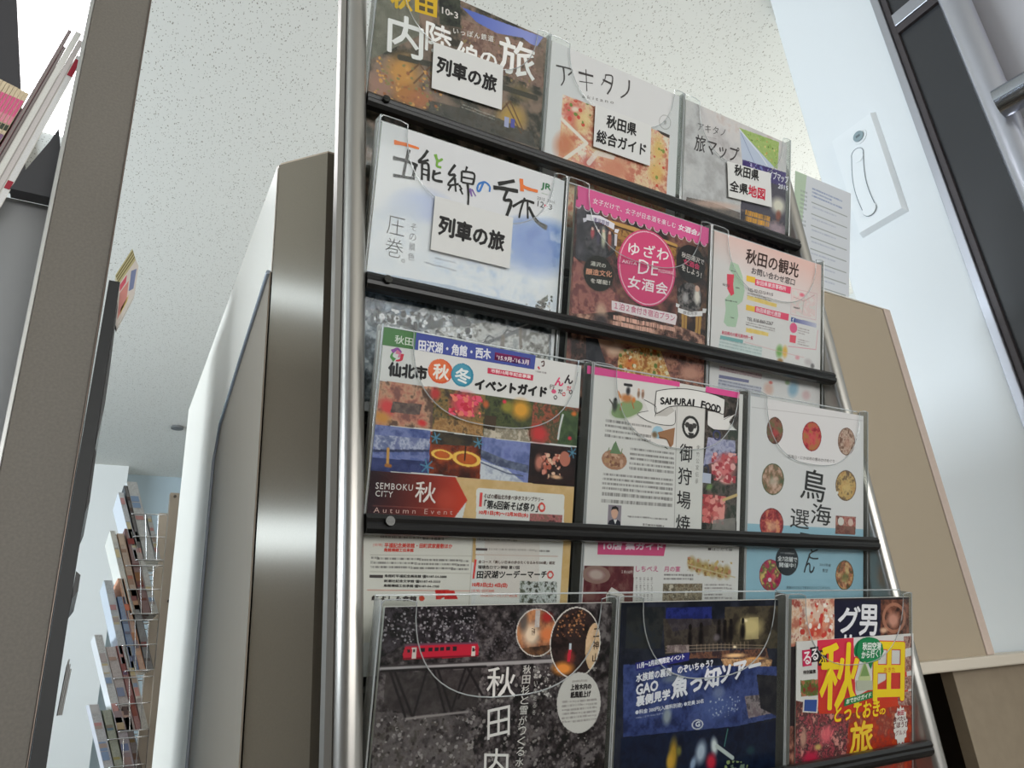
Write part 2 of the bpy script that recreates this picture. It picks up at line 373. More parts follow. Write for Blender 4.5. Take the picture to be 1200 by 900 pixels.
class Print:
    """A printed sheet W x H mm; u runs right, v runs down from the top left corner."""
    RES = 0.6
    def __init__(s, O, U, V, W, H, base=(226, 226, 224), raster=True):
        s.O, s.Ud, s.Vd, s.W, s.H = Vector(O), Vector(U), Vector(V), W, H
        s.N = s.Ud.cross(s.Vd) * -1
        if s.N.y > 0: s.N = -s.N
        s.raster = raster
        nx, ny = (int(W / s.RES) + 1, int(H / s.RES) + 1) if raster else (2, 2)
        s.nx, s.ny = nx, ny
        s.U, s.V = np.meshgrid(np.linspace(0, W, nx), np.linspace(0, H, ny))
        s.img = np.empty((ny, nx, 3)); s.img[:] = base
        s.vs, s.fs, s.mi, s.mats = [], [], [], []; s.passes = 0
    def mask(s, pts):
        m = np.zeros(s.U.shape, bool); n = len(pts)
        for i in range(n):
            (x0, y0), (x1, y1) = pts[i], pts[(i + 1) % n]
            if y0 == y1: continue
            c = ((s.V >= y0) != (s.V >= y1)) & (s.U < (x1 - x0) * (s.V - y0) / (y1 - y0) + x0)
            m ^= c
        return m
    def emask(s, c, e1, e2):
        a = (e1[0] - c[0], e1[1] - c[1]); b = (e2[0] - c[0], e2[1] - c[1]); d = a[0] * b[1] - a[1] * b[0]
        x, y = s.U - c[0], s.V - c[1]
        p = (x * b[1] - y * b[0]) / d; q = (y * a[0] - x * a[1]) / d
        return np.hypot(p, q)
    def mix(s, a, col):
        a = np.clip(a, 0, 1)[..., None]
        s.img = s.img * (1 - a) + np.asarray(col, float) * a
    def poly(s, pts, col, al=1.0): s.mix(s.mask(pts) * al, col)
    def grad(s, pts, p0, c0, p1, c1):
        d = (p1[0] - p0[0], p1[1] - p0[1]); t = ((s.U - p0[0]) * d[0] + (s.V - p0[1]) * d[1]) / (d[0] ** 2 + d[1] ** 2)
        t = np.clip(t, 0, 1)[..., None]
        s.mix(s.mask(pts), np.asarray(c0, float) * (1 - t) + np.asarray(c1, float) * t)
    def ell(s, c, e1, e2, col, al=1.0): s.mix((s.emask(c, e1, e2) < 1) * al, col)
    def ring(s, c, e1, e2, col, w=0.06): s.mix(np.abs(s.emask(c, e1, e2) - 1) < w, col)
    def blob(s, c, e1, e2, col, al=1.0): s.mix(np.clip(1.6 * (1 - s.emask(c, e1, e2)), 0, 1) * al, col)
    def pal(s, m, pal, sc, seed, gain=3.2, al=1.0):
        n = np.clip((fbm(s.U, s.V, sc, seed) - 0.5) * gain + 0.5, 0, 1) * (len(pal) - 1)
        P = np.asarray(pal, float); i = np.clip(n.astype(int), 0, len(pal) - 2); f = (n - i)[..., None]
        s.mix(m * al, P[i] * (1 - f) + P[i + 1] * f)
    def photo(s, pts, pal, sc, seed, gain=3.2, al=1.0): s.pal(s.mask(pts), pal, sc, seed, gain, al)
    def bphoto(s, c, e1, e2, pal, sc, seed, gain=2.6, al=1.0): s.pal(np.clip(1.8 * (1 - s.emask(c, e1, e2)), 0, 1), pal, sc, seed, gain, al)
    def ephoto(s, c, e1, e2, pal, sc, seed, gain=3.2): s.pal(s.emask(c, e1, e2) < 1, pal, sc, seed, gain)
    def spots(s, pts, cols, n, rad, seed):
        rng = np.random.default_rng(seed); P = np.asarray(pts); lo, hi = P.min(0), P.max(0); M = s.mask(pts)
        for k in range(n):
            c = lo + rng.random(2) * (hi - lo); r = rad * (0.5 + rng.random())
            s.mix(M * (np.hypot((s.U - c[0]) / r, (s.V - c[1]) / (r * (0.6 + 0.6 * rng.random()))) < 1), cols[k % len(cols)])
    def line(s, pts, w, col, al=1.0):
        d = np.full(s.U.shape, 1e9)
        for (x0, y0), (x1, y1) in zip(pts[:-1], pts[1:]):
            dx, dy = x1 - x0, y1 - y0; L = dx * dx + dy * dy + 1e-9
            t = np.clip(((s.U - x0) * dx + (s.V - y0) * dy) / L, 0, 1)
            d = np.minimum(d, np.hypot(s.U - x0 - t * dx, s.V - y0 - t * dy))
        s.mix(np.clip((w / 2 - d) / s.RES + 0.5, 0, 1) * al, col)
    def micro(s, tl, tr, bl, n, col, seed, al=0.62, fill=0.5):
        """Lines of print too small to read."""
        a = (tr[0] - tl[0], tr[1] - tl[1]); b = (bl[0] - tl[0], bl[1] - tl[1]); d = a[0] * b[1] - a[1] * b[0]
        x, y = s.U - tl[0], s.V - tl[1]
        p = (x * b[1] - y * b[0]) / d; q = (y * a[0] - x * a[1]) / d
        inside = (p >= 0) & (p <= 1) & (q >= 0) & (q <= 1)
        row = np.floor(q * n); ph = q * n - row
        L = np.hypot(*a); noise = vnoise(p * L, row * 97.0, 0.9, seed)
        end = 1 - 0.35 * (vnoise(row * 53.0, row * 0, 1.0, seed + 3) > 0.6) * (row > 0)
        m = inside & (ph < fill) & (p < end)
        s.mix(m * (0.35 + 0.9 * (noise > 0.42) * noise) * al, col)
    # --- lettering as meshes
    def _m(s, col):
        m = ink(col)
        if m not in s.mats: s.mats.append(m)
        return s.mats.index(m)
    def _add(s, pts, faces, col, lift=0.25):
        k = len(s.vs); mi = s._m(col)
        s.vs += [(p[0], p[1], lift) for p in pts]
        for f in faces:
            s.fs.append(tuple(k + i for i in f)); s.mi.append(mi)
    def text(s, t, bl, br, tl, col, bold=0.0, thin=0.0, space=1.0, lift=0.25, outline=None, ow=0.8):
        co, fa = glyphs(t, thin, space)
        if not len(co): return
        lo, hi = co.min(0), co.max(0); q = (co - lo) / np.maximum(hi - lo, 1e-6)
        bl, br, tl = (np.asarray(p, float) for p in (bl, br, tl))
        P = bl + q[:, :1] * (br - bl) + q[:, 1:] * (tl - bl)
        if outline:
            for k in range(8):
                a = math.pi * k / 4
                d = np.array((math.cos(a), math.sin(a)))
                s._add(P + d * ow, fa, outline, lift); lift += 0.015
                s._add(P + d * ow * 0.55, fa, outline, lift); lift += 0.015
        h = bold / 2
        for dx, dy in (((0, 0),) if not bold else ((-bold, 0), (bold, 0), (0, -bold), (0, bold)) + (((-h, -h), (h, -h), (-h, h), (h, h), (0, 0)) if bold > 0.7 else ())):
            s._add(P + np.array((dx, dy)), fa, col, lift); lift += 0.015      # each pass of ink a hair higher: no coincident faces
    def vtext(s, t, top, bot, w, col, bold=0.0, thin=0.0, fill=0.84):
        top, bot = np.asarray(top, float), np.asarray(bot, float); n = len(t); step = (bot - top) / n; L = np.hypot(*step)
        dn = step / L; rt = np.array((dn[1], -dn[0]))
        for i, ch in enumerate(t):
            if ch in '・ー': continue
            c = top + step * (i + 0.5); hw, hh = w / 2, min(L * fill, w * 1.15) / 2
            s.text(ch, c - rt * hw + dn * hh, c + rt * hw + dn * hh, c - rt * hw - dn * hh, col, bold, thin)
    def stroke(s, pts, w0, w1, col, lift=0.25):
        """A brush stroke that swells from w0 to w1 mm."""
        P = [Vector(p) for p in pts]
        Q = []
        for i in range(len(P) - 1):
            for k in range(5):
                t = k / 5; p0 = P[max(i - 1, 0)]; p1 = P[i]; p2 = P[i + 1]; p3 = P[min(i + 2, len(P) - 1)]
                Q.append(0.5 * ((2 * p1) + (p2 - p0) * t + (2 * p0 - 5 * p1 + 4 * p2 - p3) * t * t + (3 * p1 - p0 - 3 * p2 + p3) * t ** 3))
        Q.append(P[-1]); vs = []; n = len(Q)
        for i, p in enumerate(Q):
            d = (Q[min(i + 1, n - 1)] - Q[max(i - 1, 0)]); d = d.normalized() if d.length else Vector((1, 0))
            w = (w0 + (w1 - w0) * i / (n - 1)) / 2 * (0.92 + 0.08 * math.sin(i * 1.7)); a = Vector((-d.y, d.x)) * w
            vs += [p + a, p - a]
        s._add([tuple(v) for v in vs], [(2 * i, 2 * i + 1, 2 * i + 3, 2 * i + 2) for i in range(n - 1)], col, lift + 0.012 * (s.passes % 12))
        s.passes += 1
    def flat(s, pts, col, lift=0.2):
        s._add(pts, [tuple(range(len(pts)))], col, lift)
    # --- objects
    def W3(s, u, v, n=0.0):
        return s.O + s.Ud * (u / 1000) + s.Vd * (v / 1000) + s.N * (n / 1000)
    def build(s, parent, gloss=0.35, thick=4.0, cover='cover', back=0.15):
        inv = Matrix.Translation(parent.location).inverted()
        o, u, v = (np.array(x) for x in (s.O, s.Ud, s.Vd))
        P = o + s.U[..., None] * u / 1000 + s.V[..., None] * v / 1000
        me = bpy.data.meshes.new(cover); nx, ny = s.nx, s.ny
        idx = np.arange(nx * ny).reshape(ny, nx)
        F = np.stack([idx[:-1, :-1], idx[1:, :-1], idx[1:, 1:], idx[:-1, 1:]], -1).reshape(-1, 4)
        L = np.array([tuple(s.W3(*q)) for q in s.vs]).reshape(-1, 3)
        allv = np.concatenate([P.reshape(-1, 3), L]); n0 = nx * ny
        lens = np.concatenate([np.full(len(F), 4), np.array([len(f) for f in s.fs], int)]).astype(np.int32)
        loops = np.concatenate([F.reshape(-1), np.array([i + n0 for f in s.fs for i in f], int)]).astype(np.int32)
        me.vertices.add(len(allv)); me.vertices.foreach_set('co', allv.reshape(-1).astype(np.float32))
        me.loops.add(len(loops)); me.loops.foreach_set('vertex_index', loops)
        me.polygons.add(len(lens)); me.polygons.foreach_set('loop_start', np.concatenate([[0], np.cumsum(lens)[:-1]]).astype(np.int32))
        me.materials.append(paper_mat(gloss))
        for m in s.mats: me.materials.append(m)
        me.polygons.foreach_set('material_index', np.concatenate([np.zeros(len(F), int), np.array(s.mi, int) + 1]).astype(np.int32))
        me.update(calc_edges=True)
        ca = me.color_attributes.new('print', 'FLOAT_COLOR', 'POINT')
        c = np.clip(s.img, 0, 255) / 255.0
        c = np.where(c <= 0.04045, c / 12.92, ((c + 0.055) / 1.055) ** 2.4)
        rgba = np.ones((len(allv), 4), np.float32); rgba[:n0, :3] = c.reshape(-1, 3) * 0.93
        ca.data.foreach_set('color', rgba.reshape(-1))
        co = link(cover, me, paper_mat(gloss), parent); co.matrix_parent_inverse = inv
        mb = MB()
        A = [mb.bm.verts.new(s.W3(a, b, -back)) for a, b in ((0, 0), (s.W, 0), (s.W, s.H), (0, s.H))]
        B = [mb.bm.verts.new(s.W3(a, b, -back - thick)) for a, b in ((0, 0), (s.W, 0), (s.W, s.H), (0, s.H))]
        fs = [mb.bm.faces.new(A), mb.bm.faces.new(B[::-1])] + [mb.bm.faces.new((A[i], B[i], B[(i + 1) % 4], A[(i + 1) % 4])) for i in range(4)]
        bmesh.ops.recalc_face_normals(mb.bm, faces=fs)
        pb = mb.done('page_block' if thick > 1 else 'card_back', mat('page_paper', (214, 212, 204), 0.8), parent); pb.matrix_parent_inverse = inv
        return co
PM = {}
def paper_mat(rough):
    if rough not in PM:
        m = bpy.data.materials.new('printed_paper'); m.use_nodes = True; nt = m.node_tree
        a = nt.nodes.new('ShaderNodeAttribute'); a.attribute_name = 'print'
        b = nt.nodes['Principled BSDF']; b.inputs['Roughness'].default_value = rough; b.inputs['Specular IOR Level'].default_value = 0.2
        nt.links.new(a.outputs['Color'], b.inputs['Base Color']); PM[rough] = m
    return PM[rough]
CX = {'1L': (0.2115, 0.4375), '1M': (0.4455, 0.667), '1R': (0.680, 0.897), '2L': (0.212, 0.438), '2M': (0.4555, 0.671), '2R': (0.681, 0.901),
      '3L': (0.2115, 0.4275), '3M': (0.4435, 0.666), '3R': (0.678, 0.898), '4L': (0.2135, 0.4365), '4M': (0.447, 0.663), '4R': (0.685, 0.902)}
def sheet(key, base=(226, 226, 224)):
    r = int(key[0]) - 1; x0, x1 = CX[key]
    return Print((x0, ROW[r][0], E(ROW[r][1])), (1, 0, 0), -UP, (x1 - x0) * 1000, 297.0, base)
def leaflet(p, label, gloss=0.35, name='brochure', thick=4.0, group='brochures in the rack pockets'):
    t = thing(name, p.W3(p.W / 2, p.H, 0), label, 'brochure', group)
    p.build(t, gloss, thick)
    return t
def card(p, corners, label):
    """A paper name card stuck on the front of a pocket; corners in the sheet's mm."""
    tl, tr, bl = (np.asarray(c, float) for c in corners)
    u = tr - tl; W_ = np.hypot(*u); u = u / W_; v = np.array((-u[1], u[0])); v = v if v[1] > 0 else -v
    H_ = float((bl - tl) @ v)
    Ud = p.Ud * u[0] + p.Vd * u[1]; Vd = p.Ud * v[0] + p.Vd * v[1]
    k = Print(p.W3(tl[0], tl[1], 3.9), Ud, Vd, W_, H_, (236, 236, 234), raster=False)
    k.loc = lambda q: (float((np.asarray(q) - tl) @ u), float((np.asarray(q) - tl) @ v))
    k.label = label
    return k
def stick(k):
    t = thing('name_card', k.W3(k.W / 2, k.H / 2, 0), k.label, 'card', 'paper name cards stuck on the pockets')
    k.build(t, 0.6, 0.35, 'card_face', 0.05)
# ------------------------------------------------------------------ the printed covers (mm from the sheet's top left corner)
WHITE = (226, 226, 224); INK = (38, 36, 36)
p = sheet('1L', (118, 102, 90))
p.pal(np.ones(p.U.shape), [(62, 60, 52), (100, 92, 80), (132, 112, 98), (150, 128, 112)], 22, 3)
p.photo([(-12.5, 11.8), (48.2, 8.1), (53.7, 64.9), (-3.5, 119.4)], [(112, 112, 98), (140, 138, 124)], 20, 4)
p.photo([(69.7, -15.9), (99.6, -17.0), (104.3, 34.9), (77.5, 41.0)], [(40, 44, 40), (74, 78, 66)], 12, 5)
p.grad([(98.7, 5.5), (102.9, 8.1), (144.6, 5.9), (220.5, 0.5), (210.7, 19.8), (190.8, 13.6), (153.9, 22.1), (125.1, 19.0)], (114.0, 8.8), (96, 116, 200), (193.4, 11.3), (150, 160, 222))
p.photo([(105.2, 22.3), (153.9, 22.1), (221.7, 15.6), (225.9, 70.5), (110.1, 76.1)], [(120, 92, 84), (160, 130, 116), (140, 116, 100)], 9, 6, al=0.85)
p.blob((38.4, 119.5), (65.4, 114.1), (39.3, 151.0), (214, 156, 84)); p.blob((47.6, 143.5), (77.5, 142.2), (47.1, 161.8), (196, 130, 70), 0.9)
p.blob((14.0, 142.0), (35.8, 138.6), (14.1, 164.2), (176, 134, 116), 0.9); p.blob((63.5, 142.5), (84.4, 139.9), (62.6, 156.6), (190, 120, 84), 0.8)
p.blob((183.7, 125.1), (210.5, 121.2), (183.1, 149.8), (196, 160, 84)); p.blob((194.0, 86.9), (215.8, 84.2), (195.2, 101.5), (150, 128, 84), 0.6)
p.photo([(72.6, 139.3), (165.8, 131.2), (214.3, 134.9), (221.2, 152.5), (117.2, 154.5), (73.8, 152.7)], [(66, 64, 58), (92, 90, 84), (78, 72, 62)], 7, 8, al=0.9)
p.line([(33.1, 100.8), (68.4, 95.5), (216.0, 86.7)], 7, (70, 68, 58), 0.9)
for a in ([(46.9, 114.0), (57.1, 99.8), (72.5, 113.8)], [(52.7, 125.7), (71.0, 98.0)], [(167.5, 120.8), (179.3, 103.3), (200.7, 135.6)], [(174.4, 108.7), (198.4, 140.0)]):
    p.line(a, 2, (112, 82, 56), 0.9)
p.spots([(6.2, 108.9), (93.0, 104.0), (87.6, 148.1), (7.4, 162.1)], [(224, 168, 96), (170, 110, 70), (150, 140, 90)], 160, 1.6, 11)
p.spots([(106.0, 31.7), (210.7, 19.8), (215.4, 79.3), (110.1, 76.1)], [(176, 140, 120), (104, 88, 76), (150, 130, 90)], 200, 1.3, 12)
p.flat([(173.2, 126.2), (179.8, 125.7), (180.1, 139.1), (173.8, 139.2)], (176, 180, 214)); p.flat([(182.2, 125.7), (188.0, 125.2), (188.4, 136.8), (182.6, 137.3)], (96, 96, 176))
p.flat([(42.4, 8.3), (71.4, 7.5), (73.1, 34.9), (45.3, 38.3)], (222, 182, 46))
for q in ([(48.8, 19.7), (56.3, 19.3), (56.8, 23.9), (49.3, 24.7)], [(59.1, 19.1), (66.7, 18.7), (67.1, 22.8), (59.6, 23.7)], [(49.7, 28.4), (57.1, 27.6), (57.6, 33.1), (50.2, 34.1)], [(59.9, 27.3), (67.5, 26.5), (68.0, 32.0), (60.5, 32.8)]):
    p.flat(q, (96, 84, 60), 0.3)
p.text('秋', (16.9, 44.0), (41.5, 39.9), (14.3, 18.4), (222, 182, 46), 1.2)
p.text('内', (17.9, 98.7), (60.1, 95.1), (14.7, 51.2), (250, 249, 246), 0.85)
p.text('陸', (62.6, 79.7), (95.5, 78.8), (60.5, 42.8), (250, 249, 246), 0.65)
p.text('線', (103.6, 91.7), (131.9, 90.9), (101.4, 51.8), (250, 249, 246), 0.65)
p.text('の', (134.7, 70.4), (156.9, 70.1), (133.9, 52.4), (250, 249, 246), 0.65)
p.text('旅', (159.8, 69.6), (211.6, 66.0), (157.1, 22.8), (250, 249, 246), 0.85)
p.text('いっぽん鉄道', (95.5, 46.2), (149.8, 35.7), (95.2, 38.1), (225, 222, 216), 0.15, space=1.25)
p.text('10▸3', (79.0, 26.5), (100.0, 25.4), (78.3, 18.6), (226, 222, 216), 0.2)
p.micro((114.9, 129.3), (160.5, 130.0), (114.6, 136.5), 2, (190, 186, 176), 21)
leaflet(p, 'autumn railway brochure with yellow and white title, in the top left pocket')
k = card(p, ((70.5, 68.8), (164.0, 64.3), (69.6, 126.0)), 'white name card on the top left pocket over the autumn brochure')
k.text('列車の旅', k.loc((77.3, 105.0)), k.loc((156.3, 102.3)), k.loc((77.7, 84.2)), INK, 0.85)
stick(k)

p = sheet('1M', (232, 232, 232))
q = [(22.1, 67.4), (206.1, 65.6), (204.9, 155.1), (205.2, 228.1), (23.1, 244.9), (21.6, 152.9)]
p.photo(q, [(214, 128, 104), (240, 190, 158), (246, 222, 178), (236, 160, 140), (248, 236, 216)], 16, 31, 2.6)
p.blob((40.9, 87.4), (61.6, 83.3), (41.0, 109.7), (222, 96, 90), 0.8); p.blob((42.7, 81.2), (52.2, 79.1), (42.5, 86.9), (248, 226, 206))
p.blob((55.8, 93.7), (74.9, 87.3), (56.7, 115.8), (248, 226, 160), 0.8); p.blob((30.2, 135.2), (51.9, 128.4), (31.4, 159.5), (214, 128, 88), 0.8)
p.blob((186.7, 92.1), (201.6, 93.5), (184.4, 116.6), (240, 200, 120), 0.9); p.blob((185.1, 128.2), (203.4, 125.9), (184.8, 148.9), (242, 196, 116), 0.9)
p.blob((112.1, 143.8), (149.8, 138.5), (111.6, 166.6), (226, 146, 116), 0.9); p.blob((69.3, 148.1), (85.5, 146.0), (68.4, 162.3), (206, 110, 104), 0.8)
p.line([(22.9, 162.0), (64.3, 121.8), (23.1, 101.8)], 5, (250, 240, 226)); p.line([(69.3, 148.1), (81.2, 130.5), (107.7, 128.1)], 7, (248, 238, 228), 0.8)
p.spots([(23.9, 71.0), (70.2, 66.1), (66.1, 101.5), (23.3, 104.5)], [(122, 150, 70), (226, 84, 70)], 12, 2.4, 33)
p.spots([(168.1, 86.1), (204.6, 80.5), (204.6, 149.2), (168.1, 147.7)], [(222, 84, 60), (140, 160, 70)], 16, 1.8, 34)
p.flat([(181.5, 64.5), (206.1, 65.0), (205.6, 70.0), (190.6, 68.5)], (70, 60, 54))
DK = (74, 70, 70)
p.stroke([(8.5, 31.9), (33.5, 28.7), (28.2, 38.6)], 2.4, 2.2, DK); p.stroke([(20.0, 30.9), (22.4, 46.3), (18.2, 56.8)], 3.2, 1.6, DK)
p.stroke([(44.1, 28.5), (68.1, 25.3)], 3.4, 3.0, DK); p.stroke([(46.2, 40.5), (68.1, 35.4)], 1.3, 1.3, DK); p.stroke([(55.5, 19.9), (59.2, 50.0)], 1.5, 1.5, DK)
p.stroke([(88.4, 14.9), (87.3, 22.6), (81.9, 33.3)], 1.6, 1.4, DK); p.stroke([(88.2, 15.9), (99.6, 14.0), (98.6, 30.2), (92.6, 42.5)], 2.0, 2.6, DK); p.stroke([(84.0, 24.4), (98.3, 25.0)], 3, 3, DK)
p.stroke([(128.8, 8.9), (128.6, 22.3), (123.9, 31.4), (115.7, 39.3)], 3.0, 2.2, DK)
p.text('akitano', (52.2, 61.6), (104.2, 52.7), (52.5, 56.7), (120, 116, 114), 0, space=1.5)
p.ring((196.5, 48.4), (207.0, 46.5), (196.7, 58.9), (176, 174, 172), 0.05)
p.text('冬', (192.7, 52.7), (200.1, 51.8), (192.7, 46.0), (130, 126, 124))
leaflet(p, 'white brochure with thin grey title over a photo of sweets, top row middle pocket')
k = card(p, ((71.8, 65.6), (168.7, 64.5), (71.0, 125.2)), 'white name card over the sweets brochure in the top middle pocket')
k.text('秋田県', k.loc((91.2, 91.9)), k.loc((142.2, 89.0)), k.loc((92.0, 73.6)), INK, 0.55)
k.text('総合ガイド', k.loc((76.4, 117.9)), k.loc((160.3, 112.7)), k.loc((77.1, 99.9)), INK, 0.55)
stick(k)

p = sheet('1R', (206, 204, 202))
p.pal(np.ones(p.U.shape), [(188, 184, 184), (212, 210, 210), (222, 218, 216), (210, 196, 190)], 40, 41, 2.0)
p.photo([(8.1, 147.7), (61.0, 142.5), (117.0, 143.2), (117.6, 193.2), (4.5, 190.5)], [(96, 88, 84), (130, 118, 110), (110, 102, 98)], 12, 42)
p.blob((65.2, 144.5), (135.9, 131.9), (65.5, 152.1), (228, 190, 172), 0.7)
p.photo([(109.0, 8.5), (199.3, 3.6), (196.9, 49.7), (177.6, 48.7)], [(150, 182, 96), (178, 200, 124), (164, 190, 112)], 8, 43)
p.spots([(123.0, 13.0), (194.8, 10.1), (193.9, 43.9), (168.2, 38.3)], [(98, 124, 64), (232, 210, 140), (222, 150, 90)], 40, 1.2, 44)
p.poly([(110.8, 11.1), (154.6, 32.6), (189.0, 48.7), (168.8, 57.9), (117.7, 57.6)], (196, 208, 228)); p.line([(110.8, 11.1), (154.7, 35.9), (173.1, 50.1)], 2, (232, 238, 246)); p.line([(114.4, 15.8), (146.5, 58.0)], 1.5, (150, 164, 196))
p.poly([(118.6, 57.3), (226.8, 49.3), (226.5, 296.4), (116.1, 285.8)], (78, 72, 86))
p.photo([(118.6, 57.3), (226.8, 49.3), (224.6, 75.1), (118.5, 79.2)], [(66, 52, 112), (88, 74, 134)], 6, 45)
p.photo([(118.9, 136.4), (226.1, 134.6), (225.6, 296.6), (116.1, 285.8)], [(54, 50, 60), (96, 86, 92), (130, 110, 110)], 9, 46)
p.blob((200.4, 110.0), (222.7, 109.0), (198.2, 128.6), (232, 226, 208)); p.blob((200.9, 126.3), (209.1, 125.8), (199.4, 138.1), (150, 84, 66)); p.blob((198.7, 148.0), (231.1, 146.6), (197.3, 161.4), (196, 170, 180), .7)
p.spots([(120.4, 59.3), (177.7, 52.0), (178.0, 61.8), (119.7, 66.0)], [(190, 180, 220), (120, 130, 190)], 20, 1.6, 47)
p.micro((128.3, 135.5), (182.4, 132.7), (126.4, 155.0), 2, (240, 170, 52), 48, 1.0, 0.8)
p.text('イブマップ', (177.3, 70.3), (221.6, 68.3), (178.7, 56.7), (228, 226, 236), 0.35)
p.text('2015', (198.7, 81.1), (221.0, 79.2), (199.8, 73.4), (228, 226, 236), 0.3)
p.text('アキタノ', (23.6, 40.8), (80.2, 32.6), (24.5, 28.0), (70, 66, 66), 0.0, 0.005, space=1.1)
p.text('旅マップ', (18.8, 73.0), (108.6, 66.7), (21.5, 47.1), (66, 60, 60), 0.25, space=1.05)
p.micro((36.5, 44.7), (64.8, 40.7), (36.6, 47.2), 1, (150, 146, 146), 49)
leaflet(p, 'pale grey travel map leaflet with a dark lower corner, top right pocket')
k = card(p, ((82.7, 72.3), (176.7, 63.9), (81.6, 127.6)), 'white name card with two red characters on the top right pocket')
k.text('秋田県', k.loc((97.6, 90.0)), k.loc((150.1, 84.9)), k.loc((98.6, 72.3)), INK, 0.55)
k.text('全県', k.loc((88.7, 117.2)), k.loc((127.5, 113.8)), k.loc((89.7, 100.2)), INK, 0.55)
k.text('地図', k.loc((128.4, 114.8)), k.loc((164.7, 111.7)), k.loc((129.0, 96.4)), (208, 44, 72), 0.55)
stick(k)

p = sheet('2L', (230, 231, 233))
p.blob((53.6, 77.4), (93.9, 74.1), (53.4, 101.3), (176, 190, 226), 0.9); p.blob((32.6, 87.7), (61.7, 84.9), (32.6, 111.2), (200, 208, 224), 0.7)
p.blob((188.5, 83.2), (236.7, 84.9), (185.2, 114.7), (96, 132, 200)); p.blob((208.0, 68.0), (241.4, 65.2), (206.6, 89.3), (112, 146, 208), 0.9)
p.blob((109.7, 133.7), (147.2, 133.0), (108.2, 146.1), (190, 200, 222), 0.7); p.blob((213.3, 98.2), (237.4, 95.3), (211.3, 111.6), (140, 166, 214), 0.8)
p.pal((p.V > 95) & (p.V < 160), [(236, 238, 240), (214, 220, 226), (226, 229, 232)], 30, 51, 2.0, 0.55)
p.bphoto((26.1, 117.4), (71.7, 111.1), (27.4, 153.9), [(186, 196, 210), (214, 220, 228), (230, 232, 235)], 26, 61, 2.4, 0.7)
p.bphoto((189.1, 90.8), (249.5, 90.0), (186.4, 129.7), [(92, 126, 196), (128, 158, 214), (96, 132, 202), (206, 216, 232)], 22, 62, 2.6, 0.85)
p.bphoto((142.5, 141.4), (241.2, 147.0), (142.1, 168.4), [(186, 202, 224), (232, 234, 236), (206, 216, 228), (176, 196, 222)], 16, 63, 2.6, 0.8)
p.spots([(194.2, 156.0), (219.2, 135.8), (220.9, 158.6), (194.8, 163.4)], [(70, 78, 66), (100, 104, 90)], 30, 2, 52)
p.grad([(-4.2, 158.5), (91.0, 154.5), (218.0, 159.1), (219.5, 179.2), (1.9, 217.2)], (60.2, 146.8), (196, 208, 222), (61.4, 183.8), (120, 140, 168))
p.photo([(-3.6, 181.7), (221.4, 170.9), (223.0, 262.4), (5.0, 289.0)], [(52, 58, 62), (96, 104, 110), (156, 164, 170), (206, 210, 212)], 11, 53, 2.6)
p.photo([(-3.8, 179.1), (67.6, 181.6), (45.6, 196.9), (-2.2, 194.9)], [(70, 84, 98), (150, 166, 184)], 7, 54)
p.photo([(64.2, 207.5), (136.7, 186.1), (219.0, 186.8), (220.2, 226.4), (136.5, 221.2)], [(150, 154, 154), (206, 206, 202), (98, 96, 90)], 8, 55)
p.line([(123.2, 216.0), (163.9, 194.6), (220.9, 164.7)], 6, (96, 98, 100)); p.line([(123.0, 214.1), (163.7, 192.6), (220.7, 162.3)], 1.6, (190, 190, 188))
for a in ([(135.6, 211.1), (141.1, 200.0), (154.6, 203.6), (163.5, 190.2), (177.3, 192.3)], ):
    p.line(a, 1.5, (70, 72, 74))
p.line([(159.2, 198.4), (159.0, 216.2)], 5, (112, 102, 90)); p.line([(180.3, 187.3), (182.6, 206.5)], 4, (112, 102, 90))
p.spots([(11.2, 192.4), (117.4, 186.6), (126.0, 211.3), (13.4, 213.6)], [(40, 44, 46), (66, 68, 66), (220, 222, 224)], 150, 2.2, 56)
p.spots([(174.7, 161.1), (215.7, 143.9), (219.1, 165.1), (189.6, 173.5)], [(88, 82, 74), (198, 196, 192), (60, 60, 56)], 50, 2.5, 57)
K = (44, 44, 42); OR = (240, 128, 66)
